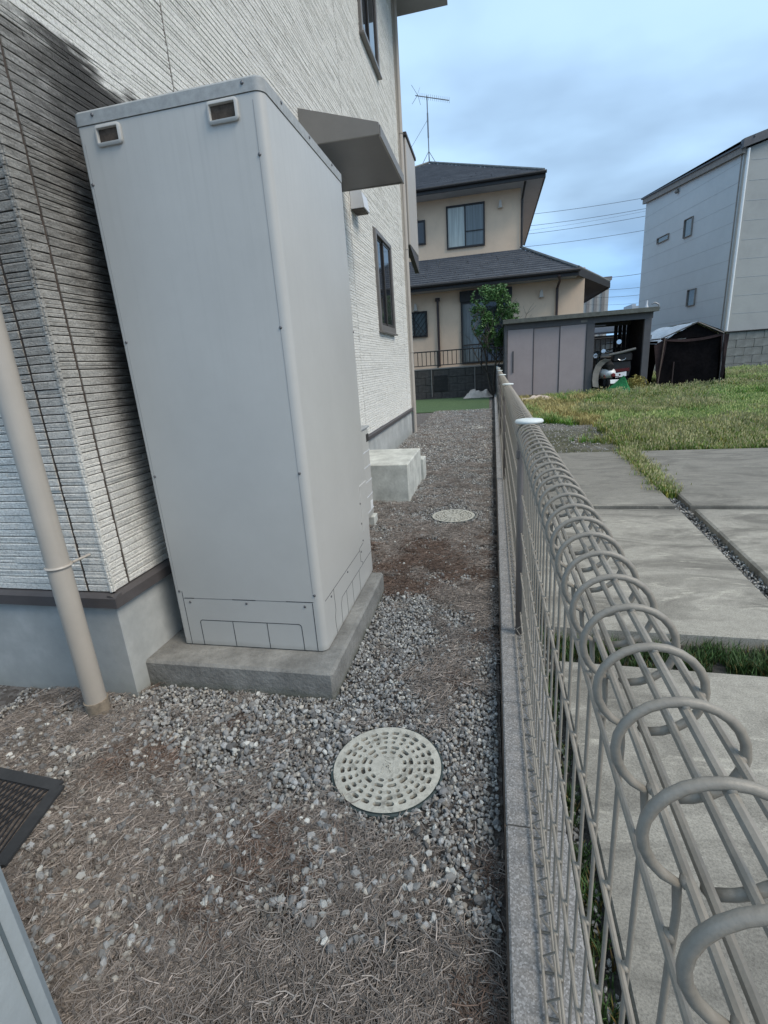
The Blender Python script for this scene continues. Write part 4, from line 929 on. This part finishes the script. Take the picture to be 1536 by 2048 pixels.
g = MB(); g.box(-.66, -.16, UY - .055, UY - .045, 4.38, 4.40); bp(g, 'window_rail', MS['dark'])
bwin(-2.55, -1.81, 4.19, 4.82, UY, 2, glassm=('curtain', 'glass'))
bwin(-2.4, -1.67, 1.57, 2.23, LY, 2, lattice=True)
o = bwin(-.76, .55, .78, 2.36, LY, 2, glassm=('dimglass', 'glass')); g = MB(); g.box(-.78, .57, LY - .09, LY + .01, 2.36, 2.62); bp(g, 'shutter_box', MS['dark'])
g = MB(); g.box(-.70, .5, LY - .055, LY - .045, 1.25, 1.28); bp(g, 'door_rail', MS['dark'])
for (x, z, y) in ((-1.97, 2.36, LY), (1.30, 2.40, LY), (-2.07, 4.96, UY), (.30, 4.97, UY)):
    g = MB(); g.prism([(x - .045, z - .09), (x + .045, z - .09), (x + .03, z + .05), (x, z + .08), (x - .03, z + .05)], 'y', y - .1, y + .01); g.box(x - .06, x + .06, y - .115, y, z - .11, z - .095); bp(g, 'vent_cover', MS['lamp'])
g = MB(); g.tube([(-1.37, LY - .05, .75), (-1.37, LY - .05, 2.46)], .032, 8); g.box(-1.43, -1.31, LY - .09, LY, 2.44, 2.52); bp(g, 'downpipe', MS['brownpipe'], True)
g = MB(); g.tube([(1.66, 13.62, 2.70), (1.70, 13.8, 2.60), (1.69, LY - .05, 2.48), (1.69, LY - .05, .6)], .032, 8); bp(g, 'downpipe', MS['brownpipe'], True)
g = MB(); g.tube([(1.0 - .06, 15.3, 5.3), (.89, UY - .05, 5.0), (.89, UY - .05, 3.78)], .03, 8); bp(g, 'downpipe', MS['dark'], True)
g = MB(); g.tube([(2.45, 15.6, 2.62), (2.5, 15.2, 2.5), (2.40, 14.6, 2.42)], .035, 8); bp(g, 'downpipe', MS['dark'], True)
# antenna
an = empty('tv_antenna', (-1.98, 19.2, 7.36), 'thin metal television antenna on a mast above the cream house roof', 'antenna')
def ap(b, nm): return rel(b.build(nm, MS['antenna']), an)
g = MB(); g.tube([(-1.98, 19.2, 7.38), (-1.98, 19.2, 9.28)], .018, 6); g.tube([(-1.98, 19.2, 8.1), (-1.98, 19.2, 8.8)], .026, 6); ap(g, 'mast')
for dx, dy in ((-.22, -.1), (.22, -.1), (0, .25)): g = MB(); g.tube([(-1.98, 19.2, 7.72), (-1.98 + dx, 19.2 + dy, 7.34)], .011, 5); ap(g, 'leg')
g = MB(); P0 = Vector((-2.35, 19.1, 9.30)); P1 = Vector((-1.26, 19.35, 9.10)); g.tube([P0, P1], .014, 6); ap(g, 'boom')
for i in range(15):
    p = P0.lerp(P1, .14 + i * .061); d = Vector((.02, -.10, .0)); u = Vector((0, 0, .09)); g = MB(); g.tube([p - u * .9, p + u], .005, 4); ap(g, 'element')
for s in (1, -1): g = MB(); g.tube([P0 + Vector((.08, 0, 0)), P0 + Vector((-.10, -.1, .26 * s))], .007, 4); g.tube([P0 + Vector((.08, 0, .02)), P0 + Vector((.15, .1, .24 * s))], .006, 4); ap(g, 'reflector_rod')
g = MB(); g.tube([(-1.98, 19.2, 8.62), (-3.1, 18.6, 6.95)], .006, 4); ap(g, 'guy_wire')

# ------------------------------------------------------------------ bicycle shed
SY = 11.0
shed = empty('storage_shed', (1.6, SY, 0), 'long grey metal shed with mauve sliding panels and an open bay holding scooters', 'shed')
def sp(b, name, m, smooth=False): return rel(b.build(name, m, None, smooth), shed)
SD = 1.15
b = MB(); b.slab([(.27, SY - .10, 1.53), (3.16, SY - .10, 1.53), (3.16, SY + SD + .05, 1.50), (.27, SY + SD + .05, 1.50)], (0, 0, .04)); sp(b, 'roof', MS['shedr'])
b = MB(); b.bbox(.26, 3.17, SY - .13, SY - .10, 1.515, 1.60, .004); sp(b, 'roof_fascia', MS['shedr'])
b = MB(); b.box(.30, 3.10, SY - .02, SY + .02, 1.40, 1.53); sp(b, 'header', MS['shedf'])
for (a, c) in ((.30, .355), (1.90, 2.045), (2.955, 3.08)): b = MB(); b.bbox(a, c, SY - .03, SY + .04, -.02, 1.40, .005); sp(b, 'post', MS['shedf'])
for i, (a, c) in enumerate(((.357, .885), (.885, 1.395), (1.395, 1.90))):
    b = MB(); dy = (0, .018, 0)[i]; b.bbox(a + .002, c - .002, SY - .012 + dy, SY + .012 + dy, .06, 1.398, .004); sp(b, 'sliding_panel', MS['shedw'])
    b = MB(); b.box(c - .014, c - .002, SY - .020 + dy, SY - .012 + dy, .06, 1.398); sp(b, 'panel_edge', MS['shedf'])
b = MB(); b.bbox(.46, .485, SY - .035, SY - .012, .55, .98, .004); sp(b, 'door_handle', MS['shedf'])
b = MB(); b.box(.30, 1.90, SY - .02, SY + .03, -.02, .05); b.box(.30, .33, SY + .04, SY + SD, -.02, 1.5); b.box(.33, 1.95, SY + SD - .02, SY + SD, -.02, 1.5); b.box(1.93, 1.96, SY + .04, SY + SD - .02, -.02, 1.5); sp(b, 'side_wall', MS['shedf'])
b = MB()
for i in range(16):
    y0 = SY + .05 + i * .068; b.prism([(2.995, y0), (3.03, y0 + .017), (3.03, y0 + .034), (2.995, y0 + .051), (2.99, y0 + .068), (2.98, y0 + .068), (2.985, y0)], 'z', .02, 1.48)
sp(b, 'corrugated_side', MS['corr'])
for i in range(4): b = MB(); b.box(2.66 + i * .085, 2.735 + i * .085, SY + SD - .03, SY + SD - .015, .02, 1.45); sp(b, 'back_sheet', MS['corr'])
b = MB(); b.box(1.96, 2.99, SY + SD - .05, SY + SD - .02, 1.36, 1.5); b.tube([(2.0, SY - .0, 1.34), (2.25, SY + .0, 1.34)], .014, 6); sp(b, 'bay_beam', MS['shedf'])
b = MB(); b.box(1.78, 1.90, SY - .026, SY - .0205, 1.43, 1.475); sp(b, 'maker_plate', MS['cope'])
for (x, h, nm, m_) in ((2.98, .10, 'glass jar', MS['whitepl']), (3.06, .05, 'bent pipe end', MS['antenna'])):
    pass
b = MB(); b.tube([(3.0, SY + .1, 1.565), (3.0, SY + .1, 1.62), (3.0, SY + .1, 1.66), (3.0, SY + .1, 1.74)], [.035, .035, .018, .016], 10); tag(b.build('bottle', MS['whitepl'], None, True), 'small pale bottle standing on the right end of the shed roof', 'bottle')
b = MB(); b.tube([(3.06, SY, 1.66), (3.12, SY, 1.68), (3.19, SY, 1.64), (3.20, SY, 1.56)], .014, 6); b.box(3.17, 3.22, SY - .02, SY + .02, 1.56, 1.60); tag(b.build('bent_tap', MS['antenna'], None, True), 'bent dark metal hook beside the bottle on the shed roof', 'hook')

# ------------------------------------------------------------------ scooters
def wheel(b, c, r, w_, axis, n=20):
    pts = []; a = Vector(axis).normalized(); u = a.cross(Vector((0, 0, 1))).normalized(); v = Vector((0, 0, 1))
    b.tube([Vector(c) + (u * math.cos(t) + v * math.sin(t)) * (r - w_) for t in [i * math.tau / n for i in range(n)]], w_, 8, closed=True)
s1 = empty('white_scooter', (2.38, SY + .02, 0), 'old moped with white tail, grey leg shield and round red lamp in the shed bay', 'scooter', rz=R_(8))
def spart(root, b, name, m, smooth=True): o = b.build(name, m, None, smooth); o.parent = root; return o
# local: rear towards -y
b = MB(); wheel(b, (.0, .16, .21), .20, .045, (1, 0, 0)); spart(s1, b, 'tyre', MS['tyre'])
b = MB(); b.tube([(-.03, .16, .21), (.03, .16, .21)], .09, 14); spart(s1, b, 'wheel_hub', MS['chrome'])
b = MB(); wheel(b, (-.04, 1.02, .21), .21, .04, (1, .1, 0)); spart(s1, b, 'tyre', MS['tyre'])
b = MB(); b.ball((.01, .17, .41), .15, .27, .125, 18, 12); spart(s1, b, 'tail_cover', MS['white'])
b = MB(); b.tube([(0.04, -.10, .375), (.04, -.125, .375), (.04, -.14, .375)], [.042, .038, .025], 14); spart(s1, b, 'tail_lamp', MS['red'])
for x in (-.13, .17): b = MB(); b.ball((x, -.09, .375), .018, mi=0); b.tube([(x, -.07, .335), (x * .6, -.03, .34)], .008, 5); spart(s1, b, 'indicator', MS['red'])
b = MB(); b.slab([(-.03, -.17, .215), (.13, -.17, .215), (.13, -.15, .29), (-.03, -.15, .29)], (0, .006, 0)); spart(s1, b, 'number_plate', MS['white'], False)
b = MB(); b.tube([(0, -.08, .53), (0, .1, .56), (0, .35, .55), (0, .5, .52)], [.06, .11, .11, .06], 12); spart(s1, b, 'seat', MS['tyre'])
b = MB()   # curved leg shield, grey, sweeping up at left
prof_ = [(-.335, .17), (-.355, .30), (-.345, .45), (-.30, .58), (-.22, .66), (-.12, .70)]
for (p, q) in zip(prof_, prof_[1:]): b.slab([(p[0], -.06, p[1]), (p[0] + .14, -.0, p[1] - .03), (q[0] + .14, -.0, q[1] - .03), (q[0], -.06, q[1])], (0, .02, .004))
spart(s1, b, 'leg_shield', MS['greyseat'])
b = MB(); b.tube([(-.02, .75, .25), (-.02, .62, .72), (-.02, .60, .80)], .035, 8); b.tube([(-.27, .48, .80), (-.15, .56, .84), (0, .6, .82), (.14, .56, .84), (.24, .48, .80)], .013, 6); spart(s1, b, 'handlebar', MS['chrome'])
b = MB(); b.ball((-.02, .68, .80), .075, .08, .07); spart(s1, b, 'headlamp_housing', MS['dark'])
for (x, z) in ((-.13, .77), (.03, .85)):
    b = MB(); b.tube([(x * .8, .55, .83), (x, .50, z)], .006, 5); sps = spart(s1, b, 'mirror_stalk', MS['chrome'])
    b = MB(); b.tube([(x, .485, z), (x, .50, z)], .045, 14); spart(s1, b, 'mirror', MS['mirror'])
b = MB(); b.tube([(.10, .30, .16), (.12, .0, .17), (.13, -.12, .19)], [.02, .035, .03], 10); b.box(-.09, .09, .05, .75, .17, .30); spart(s1, b, 'engine_and_exhaust', MS['dark'])
b = MB(); b.tube([(-.08, .2, .16), (-.18, .18, .02)], .01, 5); b.tube([(.08, .2, .16), (.16, .18, .02)], .01, 5); spart(s1, b, 'stand', MS['chrome'])
s2 = empty('black_scooter', (2.62, SY + .18, 0), 'black scooter with rear box, red tail strip and white plate in the shed bay', 'scooter', rz=R_(-6))
b = MB(); wheel(b, (0, .1, .22), .22, .055, (1, 0, 0)); spart(s2, b, 'tyre', MS['tyre'])
b = MB(); wheel(b, (0, 1.0, .22), .22, .05, (1, 0, 0)); spart(s2, b, 'tyre', MS['tyre'])
b = MB(); b.prism([(-.15, .34), (.15, .34), (.18, .50), (.16, .62), (-.16, .62), (-.18, .50)], 'y', -.10, .45); spart(s2, b, 'tail_body', MS['dark'], False)
b = MB(); b.bbox(-.17, .19, -.12, .22, .62, .80, .03); spart(s2, b, 'rear_box', MS['dark'], False)
b = MB(); pts_ = [(.0 + .075 * math.cos(t), -.125, .70 + .05 * math.sin(t)) for t in [R_(190 + i * 16) for i in range(11)]]; b.tube(pts_, .007, 5); spart(s2, b, 'box_trim', MS['chrome'])
b = MB(); b.tube([(-.24, -.13, .77), (.0, -.14, .81), (.24, -.13, .86)], .024, 8); spart(s2, b, 'grab_rail', MS['greyseat'])
b = MB(); b.slab([(-.15, -.105, .42), (.15, -.105, .44), (.15, -.105, .50), (-.15, -.105, .48)], (0, -.02, 0)); spart(s2, b, 'tail_lamp', mat('dull_red_lens', (.12, .015, .015), .3), False)
b = MB(); b.slab([(-.10, -.14, .315), (.10, -.14, .34), (.10, -.12, .43), (-.10, -.12, .405)], (0, .006, 0)); spart(s2, b, 'number_plate', MS['white'], False)
b = MB(); b.tube([(-.3, .62, .86), (0, .70, .90), (.3, .62, .86)], .014, 6); b.tube([(0, .95, .3), (0, .70, .88)], .04, 8); spart(s2, b, 'handlebar', MS['dark'])
b = MB(); b.tube([(.05, .6, .9), (.0, .5, 1.0)], .006, 5); spart(s2, b, 'mirror_stalk', MS['dark'])
b = MB(); b.tube([(.0, .48, 1.02), (.0, .495, 1.02)], .048, 14); spart(s2, b, 'mirror', MS['mirror'])
b = MB(); b.prism([(-.13, .05), (.13, .05), (.16, .3), (-.16, .3)], 'y', .0, .8); spart(s2, b, 'engine_body', MS['tyre'], False)
# green net
b = MB(); nx = 14; vs = []; fs = []
for j in range(nx + 1):
    for i in range(nx + 1):
        u, v = i / nx, j / nx; X = 2.12 + .58 * u; hgt = (u ** 1.25) * .44 * (1 - v) ** .8 * (1 if u < .86 else max(0, (1 - u) / .14) ** .5); vs.append((X, SY - .16 - .55 * v * (.5 + .5 * u), max(.01, hgt + .025 * (float(vn(u, v, .18, 9)) - .5))))
for j in range(nx):
    for i in range(nx): a = j * (nx + 1) + i; fs.append((a, a + 1, a + nx + 2, a + nx + 1))
b.add(vs, fs); b.slab([(2.14, SY - .17, 0), (2.66, SY - .17, 0), (2.60, SY - .17, .36), (2.45, SY - .17, .22)], (0, .004, 0)); tag(b.build('green_net', MS['net'], None, True), 'bright green netting slumped in front of the scooters', 'net')
# coiled straw-yellow plant
rb_ = random.Random(12); b = MB(); cols = []
for k in range(1500):
    cx_, cy_, rr_ = ((2.80, SY - .24, .17), (2.93, SY - .22, .15), (2.72, SY - .27, .13))[k % 3]; th, ph = rb_.uniform(0, math.tau), rb_.uniform(0, math.pi / 2 * 1.1); r = rr_ * rb_.uniform(.5, 1.1); c = Vector((cx_ + r * math.cos(th) * math.sin(ph), cy_ + r * math.sin(th) * math.sin(ph), .05 + r * 1.7 * math.cos(ph)))
    d = Vector((rb_.uniform(-1, 1), rb_.uniform(-1, 1), rb_.uniform(-.5, 1))).normalized() * .022; s = d.cross(Vector((rb_.random(), rb_.random(), rb_.random()))).normalized() * .008
    b.add([c - d, c + s, c + d, c - s], [(0, 1, 2, 3)])
tag(b.build('yellow_shrub', MS['hose']), 'rounded yellowish shrub at the foot of the shed post', 'shrub')

# ------------------------------------------------------------------ tent
tent = empty('cover_tent', (3.95, 11.3, 0), 'small gabled frame shelter with black mesh sides and a pale translucent roof sheet', 'tent')
def tp(b, name, m, smooth=False): return rel(b.build(name, m, None, smooth), tent)
L0, L1, APX = (3.36, 1.01), (4.45, 1.03), (3.97, 1.27); TY0, TY1 = 11.2, 13.3
def wavy(p00, p10, p11, p01, nu, nv, amp, seed, sag=0):
    b = MB(); p00, p10, p11, p01 = map(Vector, (p00, p10, p11, p01)); nrm = (p10 - p00).cross(p01 - p00).normalized(); vs = []
    for j in range(nv + 1):
        for i in range(nu + 1):
            u, v = i / nu, j / nv; p = p00.lerp(p10, u).lerp(p01.lerp(p11, u), v); vs.append(p + nrm * amp * (float(vn(u * 3 + seed, v * 3, .55, seed)) - .5) - Vector((0, 0, sag * 4 * u * (1 - u))))
    b.add(vs, [(j * (nu + 1) + i, j * (nu + 1) + i + 1, (j + 1) * (nu + 1) + i + 1, (j + 1) * (nu + 1) + i) for j in range(nv) for i in range(nu)]); return b
tp(wavy((L0[0] - .1, TY0 - .02, L0[1] - .10), (L0[0] - .1, TY1, L0[1] - .10), (APX[0], TY1, APX[1] + .02), (APX[0], TY0 - .02, APX[1] + .02), 16, 8, .07, 3), 'roof_sheet', MS['tarp'], True)
tp(wavy((APX[0] + .01, TY0 - .02, APX[1] + .015), (APX[0] + .01, TY1, APX[1] + .015), (L1[0] + .08, TY1, L1[1]), (L1[0] + .08, TY0 - .02, L1[1]), 16, 6, .05, 4), 'roof_sheet', MS['tarp'], True)
tp(wavy((L0[0] - .14, TY0 + .05, 0), (L0[0] - .10, TY1, 0), (L0[0] - .06, TY1, L0[1]), (L0[0] - .06, TY0 + .02, L0[1] - .04), 12, 6, .08, 5), 'side_cover', MS['black'], True)
tp(wavy((L1[0] + .14, TY0 + .02, 0), (L1[0] + .10, TY1, 0), (L1[0] + .03, TY1, L1[1]), (L1[0] + .03, TY0 + .02, L1[1]), 12, 6, .06, 6), 'side_cover', MS['black'], True)
tp(wavy((L0[0] + .0, TY0 + .10, .02), (L1[0] + .02, TY0 + .10, .02), (L1[0] - .02, TY0 + .06, L1[1] - .04), (L0[0] + .03, TY0 + .06, L0[1] - .04), 18, 10, .06, 7), 'front_cover', MS['black'], True)
b = MB(); b.slab([(L0[0] + .02, TY0 + .05, L0[1] - .03), (L1[0] - .02, TY0 + .05, L1[1] - .03), (APX[0], TY0 + .05, APX[1] - .02)], (0, .008, 0)); tp(b, 'gable_cover', MS['black'])
b = wavy((L0[0] - .02, TY0, .98), (L1[0] + .02, TY0, 1.0), (L1[0] + .02, TY0 + .01, 1.05), (L0[0] - .02, TY0 + .01, 1.03), 16, 2, .03, 8, sag=.07); tp(b, 'front_hem', MS['maroon'], True)
b = wavy((L0[0] - .02, TY0 - .02, .05), (L0[0] - .01, TY0 - .02, .05), (L0[0] + .10, TY0 - .02, L0[1] + .02), (L0[0] - .14, TY0 - .01, L0[1] - .12), 4, 10, .05, 9); tp(b, 'gathered_flap', MS['maroon'], True)
b = wavy((L1[0] + .02, TY0 - .02, .1), (L1[0] + .07, TY0 - .02, .1), (L1[0] + .09, TY0 - .02, L1[1] - .02), (L1[0] - .04, TY0 - .01, L1[1] - .02), 4, 10, .05, 10); tp(b, 'gathered_flap', MS['maroon'], True)
for p, q, nm, m_ in (((L0[0] - .03, TY0 - .04, 0), (L0[0] + .04, TY0 - .03, L0[1]), 'pole', 'bamboo'), ((L1[0] + .03, TY0, 0), (L1[0], TY0, L1[1]), 'pole', 'shedf'), ((L0[0] - .02, TY0 - .01, L0[1]), (APX[0], TY0 - .01, APX[1]), 'rafter', 'shedf'), ((L1[0], TY0 - .01, L1[1]), (APX[0], TY0 - .01, APX[1]), 'rafter', 'shedf'), ((L0[0] + .02, TY0 + .2, L0[1]), (L0[0] + .02, TY1, L0[1]), 'rafter', 'shedf')):
    b = MB(); b.tube([p, q], .014, 6); tp(b, nm, MS[m_], True)
for x in (3.62,): b = MB(); b.tube([(x, TY0 + .02, 0), (x + .01, TY0 + .05, .55 if x < 4 else .95)], .014, 6); tp(b, 'inner_stick', MS['brownpipe'])
b = MB(); b.bbox(3.36, 4.5, TY0 - .06, TY0 - .02, 0, .03, .004); tp(b, 'ground_bar', MS['cope'])

# ------------------------------------------------------------------ retaining wall and grey house
rw = empty('retaining_wall', (8, 17.4, 0), 'weathered grey concrete block retaining wall under the tall grey building', 'wall')
b = MB(); b.box(4.6, 14, 17.35, 23.0, -.02, 1.10); rel(b.build('wall_core', MS['cblock']), rw)
cbm = MB(); cbm.bbox(.004, .476, 0, .12, .004, .228, .006); cbme = cbm.mesh('block', MS['cblock'])
for r in range(5):
    for c in range(0, 20):
        x = 4.6 + c * .48 + (r % 2) * .24
        if x < 13.6: put(cbme, 'block', rw, (x, 17.30 + bk.uniform(-.004, .006), r * .23 - .02))
b = MB(); b.bbox(4.58, 14, 17.26, 23, 1.132, 1.165, .006); rel(b.build('coping', MS['dark']), rw)
gh = empty('grey_building', (6.9, 17.55, 1.17), 'tall blue-grey sided building with white downpipe on the right above a block wall', 'building')
def gp(b, name, m, smooth=False): return rel(b.build(name, m, None, smooth), gh)
O = Vector((6.93, 17.55, 0)); dL = Vector((-.186, 1, 0)).normalized(); dR = Vector((1, .186, 0)).normalized(); LL, RL = 5.55, 6.0; zb = 1.17
def W(a, c, z, out=0): # point: a along left face, c along right face
    return O + dL * a + dR * c + Vector((0, 0, z))
zt0, zt1 = 5.93, 6.28
rise = .30
b = MB(); b.add([W(0, 0, zb), W(LL, 0, zb), W(LL, 0, zt1), W(0, 0, zt0), W(0, RL, zb), W(LL, RL, zb), W(LL, RL, zt1 + rise * RL), W(0, RL, zt0 + rise * RL)], [(0, 3, 2, 1), (4, 5, 6, 7), (1, 2, 6, 5), (3, 7, 6, 2)]); gp(b, 'left_wall', MS['greyh'])
b = MB(); b.add([W(0, 0, zb), W(0, RL, zb), W(0, RL, zt0 + rise * RL), W(0, 0, zt0)], [(0, 1, 2, 3)]); o = gp(b, 'right_wall', MS['greyh2']); o.location = tuple(-dL * .004)
nL = -dR; nR = -dL
def gstrip(b, p, q, n, w_, t):
    d = (q - p).normalized(); s = n.cross(d).normalized() * w_ / 2; b.slab([p - s, q - s, q + s, p + s], n * t)
for i in range(1, 10):
    z = zb + i * .50
    if z < zt0 - .05:
        b = MB(); gstrip(b, W(.05, 0, z), W(LL, 0, z + (i * .0)), nL, .008, .003); gp(b, 'siding_joint', MS['joint'])
        b = MB(); gstrip(b, W(0, .22, z), W(0, RL, z), nR, .010, .008); gp(b, 'siding_joint', MS['joint'])
# roof edge
b = MB(); 
def beam(b, p, q, n, w_, h): # box beam
    b.slab([p, q, q + Vector((0, 0, h)), p + Vector((0, 0, h))], n * w_)
beam(b, W(-.06, 0, zt0 - .10), W(LL + .1, 0, zt1 - .10), nL, .10, .17); gp(b, 'verge_board', MS['cope'])
b = MB(); beam(b, W(-.08, 0, zt0 + .07), W(LL + .16, 0, zt1 + .07), nL, .14, .05); beam(b, W(-.02, -.14, zt0 + .0), W(-.02, RL, zt0 + rise * RL + .0), nR, .14, .22); gp(b, 'roof_edge', MS['tile'])
b = MB(); b.add([W(-.15, -.14, zt0 + .20), W(LL + .16, -.14, zt1 + .13), W(LL + .16, RL, zt1 + rise * RL + .13), W(-.15, RL, zt0 + rise * RL + .22)], [(0, 1, 2, 3)]); gp(b, 'roof', MS['tile'])
for c in (.1, .55, 1.0, 1.6): b = MB(); b.slab([W(-.16, c, zt0 + .20 + rise * c), W(-.16, c + .04, zt0 + .20 + rise * c), W(-.16, c + .03, zt0 + .27 + rise * c)], nR * .02); gp(b, 'snow_stop', MS['tile'])
b = MB(); p = W(-.07, .07, 0) - dR * 0; b.tube([p + Vector((0, 0, zb + .02)), p + Vector((0, 0, zt0 + .0))], .038, 10); gp(b, 'downpipe', MS['white'], True)
b = MB(); gstrip(b, W(0, -.0, zb) + dL * .07, W(0, 0, zt0 - .1) + dL * .07, nL, .05, .012); gp(b, 'corner_trim', MS['cope'])
def gwin(u0, v0, u1, v1, name='window'):
    # place on the left face from two photo corners
    def hit(u, v):
        r = _ray(u, v); n = dR; t = (O - CAM).dot(n) / r.dot(n); return CAM + r * t
    A, B_ = hit(u0, v0), hit(u1, v1); a0 = (A - O).dot(dL); a1 = (B_ - O).dot(dL); z1, z0 = A.z, B_.z
    if a0 > a1: a0, a1 = a1, a0
    if z0 > z1: z0, z1 = z1, z0
    b = MB(); t = .02
    for (p0, p1, q0, q1) in ((a0, a0 + t, z0, z1), (a1 - t, a1, z0, z1), (a0 + t, a1 - t, z0, z0 + t), (a0 + t, a1 - t, z1 - t, z1)):
        b.slab([W(p0, 0, q0), W(p1, 0, q0), W(p1, 0, q1), W(p0, 0, q1)], nL * .05)
    f = gp(b, 'window', MS['cope']); b = MB(); b.slab([W(a0 + t, 0, z0 + t), W(a1 - t, 0, z0 + t), W(a1 - t, 0, z1 - t), W(a0 + t, 0, z1 - t)], nL * .01); o = b.build('pane', MS['dimglass']); o.parent = f
gwin(1316, 477, 1338, 478); gwin(1371, 440, 1384, 470); gwin(1377, 580, 1390, 610)
def hitL(u, v):
    r = _ray(u, v); t = (O - CAM).dot(dR) / r.dot(dR); return CAM + r * t
p = hitL(1357, 383); b = MB(); b.ball(tuple(p + nL * .06), .07, .07, .06); b.slab([p + Vector((0, -.03, -.02)), p + Vector((0, .03, -.02)), p + Vector((0, .03, .08)), p + Vector((0, -.03, .08))], nL * .07); gp(b, 'vent_cap', MS['cope'], True)
# concrete building further back seen in the gap
fb = empty('distant_block', (9, 60, 0), 'distant pale low building in the gap beyond the cream house', 'building')
b = MB(); b.box(9.4, 12.4, 60, 66, 0, 8.0); rel(b.build('facade', mat('pale_far_wall', (.42, .41, .38), .8)), fb)
for i in range(3): b = MB(); b.box(10.2 + i * .75, 10.5 + i * .75, 59.9, 60, 0, 8.1); rel(b.build('pilaster', MS['cope']), fb)
b = MB(); b.box(9.2, 12.6, 59.8, 66.2, 8.0, 8.35); rel(b.build('parapet', MS['cope']), fb)
b = MB(); b.box(29.6, 30.9, 120, 130, 0, 9.6); b.box(29.8, 30.6, 121, 128, 9.6, 10.1); tag(b.build('far_tower', mat('pale_far_tower', (.40, .43, .46), .8)), 'tiny pale building top on the horizon just above the shed roof', 'building')
hr = empty('low_house', (4, 26, 0), 'low grey roofed house glimpsed through the open shed bay', 'house')
b = MB(); b.box(3.6, 9.0, 24, 30, 0, 1.5); rel(b.build('wall', MS['cope']), hr)
b = MB(); b.slab([(3.2, 23.4, 1.55), (9.2, 23.4, 1.55), (9.2, 27, 2.25), (3.2, 27, 2.25)], (0, 0, .08)); rel(b.build('roof', mat('grey_far_roof', (.13, .12, .125), .7, .2, 4)), hr)
# power lines
def cable(name, u0, v0, u1, v1, y0, y1, sag, label, r=.012):
    a, c = gy(u0, v0, y0), gy(u1, v1, y1); a = a + (a - c) * .35; c = c + (c - a) * .25
    b = MB(); b.tube([a.lerp(c, t / 12) - Vector((0, 0, sag * 4 * (t / 12) * (1 - t / 12))) for t in range(13)], r * .7, 5); tag(b.build(name, MS['wire']), label, 'cable', 'power cables across the gap')
for i, (v0, v1, r) in enumerate(((425, 392, .016), (448, 414, .016), (457, 419, .008), (464, 429, .016), (489, 457, .016), (553, 544, .018), (576, 571, .014), (591, 586, .014), (606, 602, .010))):
    nm = ['topmost', 'second', 'thin third', 'fourth', 'fifth', 'sixth', 'seventh', 'eighth', 'lowest'][i]
    cable('power_cable', 1060 if i < 5 else 1180, v0, 1288 if i < 5 else 1281, v1, 34, 34, .15, nm + ' dark cable spanning the sky gap between the two buildings', r)

# ------------------------------------------------------------------ small tree behind the shed corner
tr_ = empty('small_tree', (.22, 11.9, 0), 'small leafy green tree between the shed and the cream house', 'tree')
rt = random.Random(21); b = MB(); tips = []
def limb(p, d, L_, r, depth):
    pts = [p]; q = p
    for i in range(4): d = (d + Vector((rt.uniform(-.18, .18), rt.uniform(-.18, .18), rt.uniform(-.05, .1)))).normalized(); q = q + d * L_ / 4; pts.append(q)
    b.tube(pts, [r * (1 - .5 * i / 4) for i in range(5)], 6)
    if depth == 0: tips.extend(pts[2:]); return
    for k in range(3 if depth > 1 else 4):
        a = rt.uniform(0, math.tau); nd = (d * .75 + Vector((math.cos(a), math.sin(a), rt.uniform(.0, .5))) * .8).normalized(); limb(pts[rt.choice((2, 3, 4))], nd, L_ * .62, r * .5, depth - 1)
for dx in (-.05, .08, .0): limb(Vector((.10 + dx, 11.95, 0)), Vector((dx * 1.5 - .02, 0, 1)).normalized(), 1.15, .028, 3)
rel(b.build('trunk', mat('grey_brown_bark', (.09, .075, .06), .9, .3, 20)), tr_)
MT = colattr_mat('tree_leaves', .5, 0, spec=.35)
b = MB(); cols = []
cl_c = [((-.04, 11.95, 2.02), .42, .42), ((.22, 12.0, 1.55), .38, .34), ((.42, 11.9, 1.85), .24, .24), ((-.12, 11.9, 1.60), .30, .30), ((.24, 11.95, 2.22), .26, .22), ((.06, 11.95, 1.25), .26, .28), ((.58, 11.9, 1.60), .14, .12), ((-.22, 11.9, 1.98), .22, .18)]
for (c, rx, rz_) in cl_c:
    for k in range(int(2100 * rx * rz_ / .12)):
        while True:
            v = Vector((rt.uniform(-1, 1), rt.uniform(-1, 1), rt.uniform(-1, 1)))
            if .15 < v.length < 1: break
        if float(vn(v.x * 3 + c[0] * 9, v.z * 3 + c[2] * 7, .9, 11)) < .38: continue
        p = Vector(c) + Vector((v.x * rx, v.y * rx * .9, v.z * rz_)); d = Vector((rt.uniform(-1, 1), rt.uniform(-1, 1), rt.uniform(-.8, .2))).normalized() * rt.uniform(.026, .045); s = d.cross(Vector((rt.uniform(-1, 1), rt.uniform(-1, 1), 1))).normalized() * .013
        b.add([p - d, p + s, p + d, p - s], [(0, 1, 2, 3)]); t_ = rt.uniform(.55, 1.5); cols.append((.085 * t_, .175 * t_, .055 * t_))
me = b.mesh('crown', MT); tint(me, cols); o = bpy.data.objects.new('crown', me); COL.objects.link(o); rel(o, tr_)
